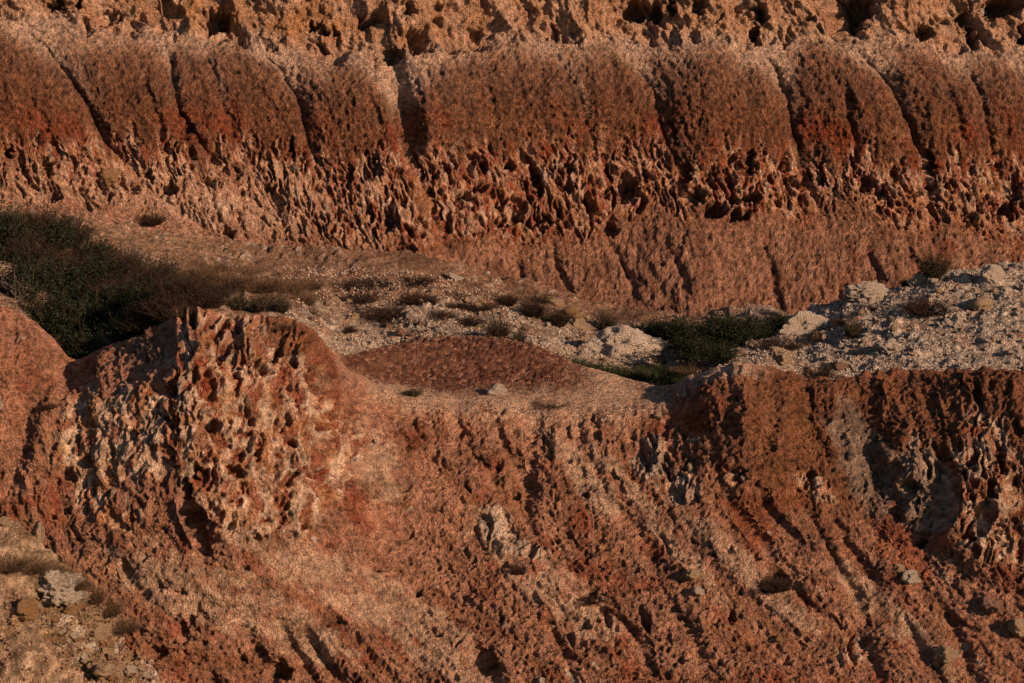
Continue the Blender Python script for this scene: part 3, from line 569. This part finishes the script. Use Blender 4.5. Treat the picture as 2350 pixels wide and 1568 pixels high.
boulder('rock', 'floor', 1930, 842, 34, 16, M_PINK, 'flat pinkish rock by the dark tuft on the rim', 'rock', seed=27, sub=3)
boulder('boulder', 'slope', 1139, 902, 50, 24, M_WHITE, 'flat white oval stone lying alone on the tan gravel flat', 'stone', seed=70, sub=4, rough=.02, sink=.2, rz=.3, depth=.8)
boulder('rock', 'floor', 1262, 696, 66, 20, M_CREAM, 'long grey slab among brown plants at the cliff foot', 'rock', seed=33, sub=4, tilt=14, rz=0, depth=.4)
boulder('rock', 'floor', 1312, 728, 44, 28, M_OCHRE, 'ochre block at the lower end of the long grey slab', 'rock', seed=34, sub=4, tilt=20)
boulder('rock', 'floor', 1336, 752, 60, 22, M_CREAM, 'tan slanting slab left of the spiky tussock at the cliff foot', 'rock', seed=35, sub=4, tilt=24, rz=0, depth=.5)
boulder('rock', 'floor', 1046, 642, 50, 14, M_WHITE, 'thin white slab sloping where the talus meets the gully', 'rock', seed=37, sub=4, tilt=22, rz=0, depth=.5)
boulder('rock', 'floor', 892, 808, 22, 14, M_CREAM, 'cream rock just behind the red gravel mound', 'rock', seed=38, sub=3)
boulder('rock', 'floor', 965, 780, 20, 12, M_PINK, 'small pink rock on the skyline of the red gravel mound', 'rock', seed=39, sub=3)
boulder('rock', 'floor', 1346, 776, 26, 14, M_CREAM, 'rounded cream rock in the gully right of the big tussock', 'rock', seed=40, sub=3)
boulder('rock', 'floor', 1296, 790, 24, 13, M_WHITE, 'white rock low in the gully right of the big tussock', 'rock', seed=41, sub=3)
boulder('rock', 'slope', 1600, 1358, 26, 22, M_WHITE, 'bright white rock set in the lower middle of the red slope', 'rock', seed=42, sub=4)
boulder('rock', 'slope', 1586, 1318, 34, 18, M_CREAM, 'cream rock just above the bright white rock on the slope', 'rock', seed=43, sub=4, rough=.18)
boulder('rock', 'slope', 1508, 952, 18, 10, M_CREAM, 'small tan stone near the right end of the gravel flat', 'rock', seed=44, sub=3)
boulder('rock', 'slope', 2088, 1325, 40, 26, M_WHITE, 'grey white rock on the slope under the shaded recess', 'rock', seed=45, sub=4, rough=.16)
boulder('rock', 'slope', 2062, 1305, 24, 20, M_CREAM, 'small cream rock above the grey white rock under the recess', 'rock', seed=46, sub=3)
boulder('rock', 'slope', 2338, 1440, 46, 36, M_CREAM, 'round grey cobble at the right edge low on the slope', 'rock', seed=47, sub=4, rough=.05)
boulder('rock', 'slope', 2270, 1390, 44, 28, M_PINK, 'pinkish rubble block above the round cobble at right edge', 'rock', seed=48, sub=4, rough=.2)
boulder('rock', 'slope', 2165, 1500, 50, 26, M_CREAM, 'angular cream block on the lower right slope', 'rock', seed=49, sub=4, rough=.2)
boulder('rock', 'slope', 1240, 1562, 18, 14, M_WHITE, 'white stone at the very bottom edge of the slope', 'rock', seed=50, sub=3)
boulder('rock', 'slope', 1786, 1466, 18, 16, M_OCHRE, 'small orange cobble on the lower right slope', 'rock', seed=51, sub=3, rough=.03)
boulder('rock', 'slope', 1582, 1078, 12, 20, M_CREAM, 'little upright pale stone right of the pale fluted patch', 'rock', seed=52, sub=3)
boulder('rock', 'slope', 860, 1012, 12, 9, M_WHITE, 'tiny white stone right of the honeycombed mound', 'rock', seed=53, sub=3)
boulder('boulder', 'near', 134, 1352, 92, 62, M_WHITE, 'big white boulder on the yellow outcrop at bottom left', seed=66, rough=.2, sink=.35)
boulder('rock', 'near', 98, 1228, 30, 56, M_CREAM, 'pale upright block on the crest of the yellow outcrop', 'rock', seed=62, sub=4, tilt=12)
boulder('rock', 'near', 6, 1196, 26, 18, M_CREAM, 'pale rock cut by the left edge above the yellow outcrop', 'rock', seed=63, sub=4)
boulder('rock', 'near', 228, 1448, 52, 34, M_CREAM, 'cream rubble block right of the big white boulder', 'rock', seed=64, sub=4, rough=.16)
boulder('rock', 'near', 60, 1400, 60, 40, M_OCHRE, 'ochre rubble block left of the big white boulder', 'rock', seed=65, sub=4, rough=.2)
boulder('rock', 'near', 300, 1540, 30, 22, M_WHITE, 'white rock at the lower tip of the near outcrop', 'rock', seed=66, sub=4)
boulder('rock', 'near', 330, 1552, 26, 18, M_WHITE, 'second white rock beside the one at the outcrop tip', 'rock', seed=67, sub=4)
boulder('rock', 'near', 240, 1538, 50, 22, M_CREAM, 'grey cream rock left of the white rocks at the outcrop tip', 'rock', seed=68, sub=4)
boulder('rock', 'cliff', 2250, 30, 16, 18, M_WHITE, 'round pale cobble stuck in the crumbly cliff top at right', 'rock', seed=70, sub=3, rough=.03)
boulder('rock', 'cliff', 252, 408, 50, 34, M_OCHRE, 'round ochre lump stuck on the lower left cliff', 'rock', seed=71, sub=4, rough=.15)

TPL = [[stone_mesh('stone', 100+i+10*j, 1, m, rough=.05) for i in range(4)] for j, m in enumerate((M_WHITE, M_CREAM, M_PINK, M_OCHRE))]
def scatter(k, n, box, size, mats, label, group, test=None, squash=.7):
    hue = ('white', 'cream', 'pinkish', 'ochre')
    x0, y0_, x1, y1_ = box; done = 0
    while done < n:
        x = random.uniform(x0, x1); y = random.uniform(y0_, y1_)
        if test and not test(x, y): continue
        p, s = spot(k, x, y); w = random.uniform(*size)**1.0/2/s*random.uniform(.6, 1.1)
        mi = random.choice(mats); o = new_obj('stone', random.choice(TPL[mi])); o.scale = (w*1.2, w, w*squash*random.uniform(.8, 1.3))
        o.rotation_euler = (random.uniform(-.5, .5), random.uniform(-.5, .5), random.uniform(0, 6.28)); o.location = p+Vector((0, 0, w*.25))
        tag(o, hue[mi]+' '+label, 'stone', '%s %s' % (hue[mi], group)); done += 1
scatter('floor', 95, (1820, 640, 2360, 850), (8, 24), (0, 0, 1), 'small stone lying loose on the white rubble bank', 'stones on the rubble bank', lambda x, y: y > bank(np.array([x]))[0]+8 and y < crest(np.array([x]))[0]-6)
scatter('floor', 85, (700, 640, 1200, 800), (9, 27), (0, 1, 1, 2), 'small stone in the rubble between cliff foot and red gravel mound', 'stones in the rubble behind the gravel mound', lambda x, y: y > bank(np.array([x]))[0]+12 and y < crest(np.array([x]))[0]-4)
scatter('floor', 45, (1200, 740, 1560, 860), (9, 20), (0, 0, 1, 2), 'small stone on the gully floor beside the wide craggy boulder', 'stones on the gully floor', lambda x, y: y > bank(np.array([x]))[0]+12 and y < crest(np.array([x]))[0]-4)
scatter('slope', 30, (300, 1250, 2340, 1560), (6, 13), (1, 2, 3, 0), 'small loose stone on the lower part of the red slope', 'stones on the red slope')
scatter('near', 60, (60, 1390, 340, 1560), (12, 34), (0, 1, 1, 3), 'small stone in the rubble of the near yellow outcrop', 'stones on the near outcrop', lambda x, y: y > nc(np.array([x]))[0]+10 and y < nc(np.array([x]))[0]+150)

# gravel nobody could count: one mesh of small chips
def gravel(name, picks, label, mat):
    V = []; Fc = []; base_v = np.array([(1, 0, -.1), (-.3, .9, 0), (-.8, -.5, -.1), (.1, .1, .8), (.2, -.8, .2), (0, 0, -.7)]); base_f = [(0, 1, 3), (1, 2, 3), (2, 4, 3), (4, 0, 3), (1, 0, 5), (2, 1, 5), (4, 2, 5), (0, 4, 5)]
    n = 0
    for k, cnt, box, size in picks:
        s = SHEETS[k]; m = (s.v[:, 0] > box[0]) & (s.v[:, 0] < box[2]) & (s.v[:, 1] > box[1]) & (s.v[:, 1] < box[3]); P = s.p[m]
        P = P[rng.integers(0, len(P), cnt)]
        sz = rng.uniform(size[0], size[1], cnt)[:, None, None]; a = rng.uniform(0, 6.28, cnt)
        b = base_v[None]*rng.uniform(.6, 1.2, (cnt, 6, 3)); x = b[..., 0]*np.cos(a)[:, None]-b[..., 1]*np.sin(a)[:, None]; y = b[..., 0]*np.sin(a)[:, None]+b[..., 1]*np.cos(a)[:, None]
        b = np.stack([x, y, b[..., 2]], -1)*sz+P[:, None]+rng.normal(0, .012, (cnt, 1, 3))
        V.append(b.reshape(-1, 3)); Fc.append((np.array(base_f)[None]+(n+np.arange(cnt)*6)[:, None, None]).reshape(-1, 3)); n += cnt*6
    V = np.concatenate(V); Fc = np.concatenate(Fc); o = new_obj(name, tri_mesh(name, V, Fc, mat)); o['kind'] = 'stuff'; tag(o, label, 'gravel'); return o
def tri_mesh(name, V, Fc, mat):
    me = bpy.data.meshes.new(name); me.vertices.add(len(V)); me.vertices.foreach_set('co', np.asarray(V, f32).ravel())
    me.loops.add(Fc.size); me.loops.foreach_set('vertex_index', Fc.ravel().astype(np.int32)); me.polygons.add(len(Fc))
    me.polygons.foreach_set('loop_start', (np.arange(len(Fc))*3).astype(np.int32)); me.update(calc_edges=True); me.materials.append(mat); return me
gravel('gravel', [('floor', 5000, (1700, 600, 2500, 870), (.012, .045)), ('floor', 2500, (1150, 700, 1700, 870), (.012, .05)), ('floor', 3500, (650, 610, 1200, 830), (.012, .045))], 'pale gravel strewn over the rubble bank and the gully floor', M_WHITE)
gravel('gravel', [('slope', 3500, (900, 870, 1560, 950), (.006, .02)), ('slope', 3500, (200, 1000, 2400, 1560), (.008, .028)), ('floor', 2500, (300, 500, 1900, 830), (.012, .04)), ('near', 1500, (0, 1350, 380, 1568), (.01, .05))], 'reddish tan gravel strewn over the slope and the flat', M_PINK)

# ------------------------------------------------------------------ plants
M_LEAF = leaf_mat('dark_green_leaves', (.005, .009, .004), (.019, .028, .009)); M_HERB = leaf_mat('green_herb_leaves', (.017, .028, .009), (.040, .052, .017))
M_GREY = leaf_mat('grey_green_leaves', (.035, .030, .018), (.075, .058, .033)); M_OLIVE = leaf_mat('olive_leaves', (.045, .040, .016), (.095, .075, .030))
M_TWIG = leaf_mat('brown_twigs', (.014, .009, .006), (.058, .034, .021), .9); M_DRY = leaf_mat('dry_grass', (.070, .043, .026), (.165, .100, .058), .9)
M_DARK = leaf_mat('dark_brown_stems', (.022, .012, .009), (.055, .028, .018), .9); M_BLADE = leaf_mat('grey_brown_blades', (.032, .026, .017), (.085, .064, .040), .8)
M_BARE = leaf_mat('bare_grey_branches', (.12, .10, .08), (.20, .16, .125), .9)
def strips(paths, w0, w1):
    """thin three-sided stems along (n, m, 3) point paths"""
    n, m, _ = paths.shape; w = np.linspace(w0, w1, m)[None, :, None]
    t = np.gradient(paths, axis=1); t /= np.linalg.norm(t, axis=-1, keepdims=True)+1e-9
    r = rng.normal(size=(n, 1, 3)); a = np.cross(t, r); a /= np.linalg.norm(a, axis=-1, keepdims=True)+1e-9; b = np.cross(t, a)
    V = np.stack([paths+a*w, paths+(-.5*a+.87*b)*w, paths+(-.5*a-.87*b)*w], 2).reshape(-1, 3)
    F = []
    base = (np.arange(n)*m*3)[:, None]+(np.arange(m-1)*3)[None]; base = base.reshape(-1)
    for i in range(3):
        j = (i+1) % 3
        F.append(np.stack([base+i, base+j, base+3+j], 1)); F.append(np.stack([base+i, base+3+j, base+3+i], 1))
    return V, np.concatenate(F)
def curves(n, m, spread, height, base_r, droop, wob):
    a = rng.uniform(0, 6.28, n); r = np.sqrt(rng.uniform(0, 1, n)); s = np.linspace(0, 1, m)[None]
    L = rng.uniform(.48, 1.05, n)[:, None]*(.86+.14*np.sin(a*2+r*3))[:, None]; out = (r*spread)[:, None]*L
    x = np.cos(a)[:, None]*(base_r*r[:, None]+out*s**1.2); y = np.sin(a)[:, None]*(base_r*r[:, None]+out*s**1.2)
    z = height*L*(s-droop*(r[:, None])*s**3)*np.sqrt(np.maximum(.15, 1-(r[:, None]*.75)**2))
    P = np.stack([x, y, z], -1); P[:, 1:] += np.cumsum(rng.normal(0, wob, (n, m-1, 3)), axis=1); return P
def leaves(n, centers, spread, size):
    c = centers[rng.integers(0, len(centers), n)]+rng.normal(0, spread, (n, 3)); a = rng.normal(size=(n, 3)); a /= np.linalg.norm(a, axis=1, keepdims=True); a[:, 2] = np.abs(a[:, 2])
    b = np.cross(a, rng.normal(size=(n, 3))); b /= np.linalg.norm(b, axis=1, keepdims=True); k = rng.uniform(.6, 1.2, (n, 1))*size
    V = np.stack([c-a*k, c+b*k*.42, c+a*k, c-b*k*.42], 1).reshape(-1, 3); i = np.arange(n)[:, None]*4
    return V, np.concatenate([i+np.array([[0, 1, 2]]), i+np.array([[0, 2, 3]])])
def shrub_parts(kind):
    """unit plants: about one wide and one high"""
    if kind == 'leafy':
        P = curves(150, 5, .42, .85, .06, .15, .02); tips = P[:, 2:].reshape(-1, 3)
        return [('branches',)+strips(P, .010, .004)+(M_TWIG,), ('foliage',)+leaves(6500, tips, .045, .021)+(M_LEAF,)]
    if kind == 'twiggy':
        P = curves(520, 6, .46, .9, .08, .1, .030); tips = P[:, 3:].reshape(-1, 3)
        return [('branches',)+strips(P, .006, .002)+(M_TWIG,), ('foliage',)+leaves(1700, tips, .04, .016)+(M_DARK,)]
    if kind == 'saltbush':
        P = curves(260, 5, .42, .85, .1, .1, .02); tips = P[:, 2:].reshape(-1, 3)
        return [('branches',)+strips(P, .007, .003)+(M_TWIG,), ('foliage',)+leaves(3600, tips, .035, .022)+(M_GREY,)]
    if kind == 'olive':
        P = curves(420, 5, .42, .95, .12, .08, .012); tips = P[:, 1:].reshape(-1, 3)
        return [('branches',)+strips(P, .006, .003)+(M_DARK,), ('foliage',)+leaves(3600, tips, .02, .020)+(M_OLIVE,)]
    if kind == 'herb':
        P = curves(120, 4, .42, .8, .3, .1, .02); tips = P[:, 1:].reshape(-1, 3)
        return [('stems',)+strips(P, .006, .003)+(M_HERB,), ('foliage',)+leaves(1700, tips, .03, .028)+(M_HERB,)]
    if kind == 'tussock':
        P = curves(420, 6, .46, 1.05, .07, .35, .006); Q = curves(160, 5, .40, .5, .10, .8, .01)
        return [('blades',)+strips(P, .0065, .0015)+(M_BLADE,), ('dead_blades',)+strips(Q, .007, .002)+(M_TWIG,)]
    if kind == 'dry':
        P = curves(420, 5, .5, .9, .22, .3, .022); Q = curves(120, 5, .4, .45, .25, .6, .02)
        return [('stalks',)+strips(P, .0050, .0018)+(M_DRY,), ('dead_stalks',)+strips(Q, .004, .0015)+(M_TWIG,)]
    if kind == 'mat':
        P = curves(420, 4, .50, .8, .30, .2, .02); tips = P[:, 1:].reshape(-1, 3)
        return [('stems',)+strips(P, .008, .003)+(M_DARK,), ('foliage',)+leaves(2200, tips, .025, .022)+(M_DARK,)]
    if kind == 'bare':
        P = curves(70, 7, .5, 1.0, .05, .1, .06)
        return [('branches',)+strips(P, .010, .003)+(M_BARE,)]
NAMES = {'leafy': 'leafy_shrub', 'twiggy': 'twiggy_shrub', 'saltbush': 'saltbush', 'olive': 'olive_shrub', 'herb': 'green_herb', 'tussock': 'grass_tussock', 'dry': 'dry_grass_tuft', 'mat': 'mat_plant', 'bare': 'bare_shrub'}
CATS = {'leafy': 'shrub', 'twiggy': 'shrub', 'saltbush': 'shrub', 'olive': 'shrub', 'herb': 'plant', 'tussock': 'grass tussock', 'dry': 'dry grass', 'mat': 'plant', 'bare': 'shrub'}
PT = {k: [[(n, tri_mesh(n, V, Fc, m)) for n, V, Fc, m in shrub_parts(k)] for _ in range(2 if k in ('leafy', 'twiggy', 'tussock', 'dry') else 1)] for k in NAMES}
def plant(kind, k, x, y, w, h, label, group=None):
    p, s = spot(k, x, y); r = bpy.data.objects.new(NAMES[kind], None); COL.objects.link(r)
    r.location = p-Vector((0, 0, .03)); r.scale = (w/s, w/s, h/s/.97); r.rotation_euler = (0, 0, random.uniform(0, 6.28)); r.empty_display_size = .1
    for n, me in random.choice(PT[kind]): new_obj(n, me, r)
    tag(r, label, CATS[kind], group); return r
def many(kind, k, group, lst):
    for x, y, w, h, lb in lst: plant(kind, k, x, y, w, h, lb, group)
many('leafy', 'floor', 'dark green leafy shrubs massed at left', (
 (10, 590, 200, 150, 'dark green leafy shrub at the top of the thicket, cut by the left edge'), (110, 590, 190, 125, 'dark green leafy shrub at the top of the thicket, second from the left edge'),
 (195, 625, 160, 110, 'dark green leafy shrub on the sloping upper outline of the thicket'), (60, 690, 200, 150, 'dark green leafy shrub in the middle of the thicket close to the left edge'),
 (165, 700, 200, 150, 'broad dark green leafy shrub at the centre of the thicket'), (255, 665, 160, 105, 'dark green leafy shrub where the thicket steps down to the right'),
 (120, 770, 200, 150, 'dark green leafy shrub just above the smooth left hump'), (215, 775, 190, 140, 'dark green leafy shrub low in the thicket above the notch'),
 (200, 845, 180, 140, 'lowest dark green leafy shrub, in the notch between hump and mound'), (290, 795, 160, 120, 'dark green leafy shrub behind the left shoulder of the mound'),
 (365, 665, 140, 92, 'dark green leafy shrub at the right end of the thicket, upper one'), (300, 725, 170, 115, 'dark green leafy shrub among brown twigs in the right half of the thicket'),
 (-60, 640, 200, 150, 'dark green leafy shrub mostly outside the left edge'), (405, 692, 120, 80, 'small dark green leafy shrub at the right tip of the thicket'),
 (350, 740, 140, 100, 'dark green leafy shrub directly behind the top of the mound')))
many('twiggy', 'floor', 'brown twiggy shrubs in the thicket', (
 (20, 548, 170, 90, 'brown twiggy shrub on the skyline of the thicket at the left edge'), (90, 538, 150, 85, 'brown twiggy shrub highest on the thicket against the cliff foot'),
 (160, 562, 160, 92, 'brown twiggy shrub on the upper slope of the thicket'), (60, 612, 160, 100, 'brown twiggy shrub above the bare grey branches'),
 (230, 604, 130, 72, 'brown twiggy shrub on the step of the thicket outline'), (290, 645, 170, 100, 'brown twiggy shrub over the middle right of the thicket'),
 (350, 692, 180, 122, 'wide brown twiggy shrub right of the green centre'), (425, 698, 170, 105, 'brown twiggy shrub fading into dry grass at right of thicket'),
 (270, 705, 160, 100, 'brown twiggy shrub inside the lower green shrubs'), (390, 745, 170, 110, 'brown twiggy shrub touching the top of the mound'),
 (330, 775, 150, 90, 'brown twiggy shrub behind the grey left flank of the mound'), (465, 708, 130, 72, 'brown twiggy shrub next to the first saltbush'), (150, 645, 160, 100, 'brown twiggy shrub in the green heart of the thicket'),
 (500, 690, 120, 60, 'brown twiggy shrub behind the row of saltbushes')))
plant('bare', 'floor', 45, 690, 110, 90, 'bare grey branched shrub at the left edge in front of the thicket')
plant('bare', 'floor', 310, 610, 110, 70, 'bare spindly shrub rising from the upper right of the thicket')
for i, (x, y, w, h) in enumerate(((495, 706, 70, 50), (545, 712, 80, 60), (598, 714, 80, 60), (648, 716, 70, 56))):
    plant('saltbush', 'floor', x, y, w, h, 'grey green saltbush, %s of the row behind the honeycombed mound' % ('first from left', 'second from left', 'third from left', 'rightmost')[i], 'saltbushes behind the mound')
many('dry', 'floor', 'dry grass tufts right of the thicket', (
 (450, 645, 140, 60, 'wispy dry grass at the right shoulder of the thicket'), (520, 658, 140, 60, 'wispy dry grass above the first saltbushes'), (590, 665, 150, 62, 'wispy dry grass above the rightmost saltbush'),
 (655, 675, 140, 62, 'tall wispy dry grass left of the small grey tussock'), (480, 622, 120, 42, 'wispy dry grass at the foot of the pale left cliff'), (705, 660, 110, 36, 'short dry grass above the small grey tussock'),
 (690, 700, 100, 60, 'dry grass behind the right top of the mound'), (560, 630, 120, 30, 'thin dry grass closest to the cliff foot')))
plant('tussock', 'floor', 716, 742, 66, 60, 'spiky grey tussock just right of the honeycombed mound top')
plant('tussock', 'floor', 1140, 782, 116, 88, 'largest spiky tussock, standing behind the red gravel mound')
plant('tussock', 'floor', 1192, 786, 60, 50, 'small brown tussock against the right side of the largest tussock')
plant('tussock', 'floor', 1388, 760, 100, 74, 'spiky tussock at the cliff foot left of the dark green shrubs')
plant('tussock', 'floor', 1955, 778, 76, 76, 'brown upright tussock alone on the left of the white rubble bank')
plant('tussock', 'floor', 1895, 856, 50, 40, 'short dark tussock on the rim below the white bank')
plant('tussock', 'floor', 1720, 740, 30, 34, 'tiny tussock behind the dark green shrubs')
plant('mat', 'floor', 1868, 862, 96, 30, 'black brown mat plant on the rim left of the short tussock')
plant('mat', 'floor', 965, 690, 92, 32, 'dark brown mat plant in the rubble, larger of a pair')
plant('mat', 'floor', 1045, 704, 64, 20, 'dark brown mat plant in the rubble, smaller of a pair')
plant('mat', 'floor', 2130, 716, 118, 50, 'dark bristly mat plant in the middle of the white bank')
plant('mat', 'floor', 1935, 740, 60, 14, 'thin dark mat plant behind the upright tussock on the bank')
plant('mat', 'floor', 2010, 712, 56, 18, 'small dark mat plant below the crumbling white outcrop')
many('mat', 'floor', 'low dark plants on the rubble flat', (
 (870, 722, 120, 26, 'low brown plant left of the dark mat pair'), (905, 735, 90, 24, 'low brown plant just under the larger dark mat'), (1000, 728, 90, 24, 'low brown plant under the gap of the dark mat pair'),
 (1060, 742, 100, 26, 'low brown plant left of the largest tussock'), (820, 690, 100, 24, 'low brown plant above the small grey tussock'), (1100, 708, 70, 22, 'low brown plant right of the smaller dark mat'),
 (845, 655, 110, 26, 'low grey plant on the flat nearest the cliff foot'), (950, 648, 100, 28, 'low brown plant at the cliff foot above the dark mat pair'), (790, 760, 70, 20, 'low dark plant behind the right slope of the mound')))
plant('twiggy', 'floor', 1165, 700, 90, 40, 'low brown twiggy shrub at the cliff foot above the largest tussock')
plant('twiggy', 'floor', 1225, 725, 100, 55, 'brown twiggy shrub left of the ochre block')
plant('twiggy', 'floor', 1285, 748, 90, 60, 'brown twiggy shrub below the ochre block')
plant('twiggy', 'floor', 1250, 690, 60, 30, 'small brown shrub touching the long grey slab')
many('leafy', 'floor', 'dark green shrubs under the talus', (
 (1440, 768, 90, 40, 'small dark green shrub right of the cliff foot tussock'), (1510, 782, 140, 78, 'dark green shrub at the left end of the clump under the talus'), (1565, 796, 150, 100, 'tall dark green shrub behind the wide craggy boulder'),
 (1625, 806, 170, 106, 'biggest dark green shrub in the middle of the clump'), (1690, 794, 150, 94, 'dark green shrub right of the biggest one'), (1590, 832, 150, 84, 'dark green shrub right of the small cream boulder'),
 (1745, 776, 130, 70, 'dark green shrub left of the large pale boulder'), (1800, 756, 110, 56, 'rightmost dark green shrub, just behind the large pale boulder'), (1655, 770, 150, 72, 'dark green shrub at the back against the talus'),
 (1650, 834, 130, 66, 'lowest dark green shrub above the pale dry grass'), (1470, 790, 100, 44, 'dark green shrub overhanging the wide craggy boulder')))
many('herb', 'floor', 'green herbs along the rim', (
 (1310, 836, 70, 36, 'green herb farthest left behind the red gravel mound'), (1350, 850, 74, 44, 'green herb below the left end of the craggy boulder'), (1395, 858, 80, 46, 'green herb below the craggy boulder'),
 (1440, 868, 80, 50, 'green herb below the right half of the craggy boulder'), (1485, 878, 80, 50, 'green herb below the small cream boulder'), (1530, 888, 80, 50, 'green herb at the dip of the rim'),
 (1570, 876, 70, 42, 'green herb right of the dip in the rim'), (1540, 862, 80, 42, 'green herb behind the dip of the rim'), (1500, 860, 80, 40, 'green herb just under the small cream boulder')))
plant('dry', 'floor', 1590, 858, 90, 44, 'pale dry grass tuft between green herbs and the dark shrubs')
plant('dry', 'floor', 1470, 868, 60, 34, 'pale dry grass tuft among the green herbs')
plant('mat', 'floor', 1790, 795, 110, 24, 'reddish dark mat plant below the large pale boulder')
plant('olive', 'floor', 2145, 640, 100, 80, 'round olive shrub at the cliff foot behind the white bank')
plant('olive', 'floor', 2080, 655, 50, 22, 'small olive shrub left of the round olive shrub')
plant('saltbush', 'slope', 948, 908, 66, 26, 'grey olive cushion plant on the left end of the gravel flat')
plant('dry', 'slope', 1265, 925, 110, 12, 'flat dry grass patch on the rim of the gravel flat')
plant('olive', 'slope', 414, 728, 74, 34, 'dry olive cushion plant on top of the honeycombed mound')
plant('dry', 'slope', 640, 752, 110, 24, 'brown matted dry grass on the right top of the mound')
plant('mat', 'slope', 1782, 1350, 84, 44, 'dark red brown bushy plant in a hollow of the lower slope')
plant('mat', 'slope', 1184, 1312, 60, 34, 'sparse dark plant under the pale patch mid slope')
plant('mat', 'slope', 1345, 1380, 70, 26, 'sparse dark plant on the lip of a hollow low on the slope')
plant('mat', 'cliff', 352, 512, 60, 40, 'reddish dry shrub on the pale foot of the left cliff')
plant('mat', 'slope', 110, 935, 40, 20, 'small dark plant in the valley left of the mound')
many('dry', 'near', 'dry grass on the near outcrop', (
 (20, 1305, 110, 60, 'brown dry grass by the left edge on the near outcrop'), (70, 1310, 110, 56, 'brown dry grass below the pale upright block'), (120, 1322, 110, 58, 'brown dry grass on top left of the big white boulder'),
 (165, 1348, 110, 64, 'brown dry grass behind the big white boulder'), (205, 1378, 110, 66, 'brown dry grass right of the big white boulder'), (245, 1408, 110, 60, 'brown dry grass above the cream rubble block'), (285, 1444, 100, 46, 'lowest brown dry grass on the near outcrop crest')))
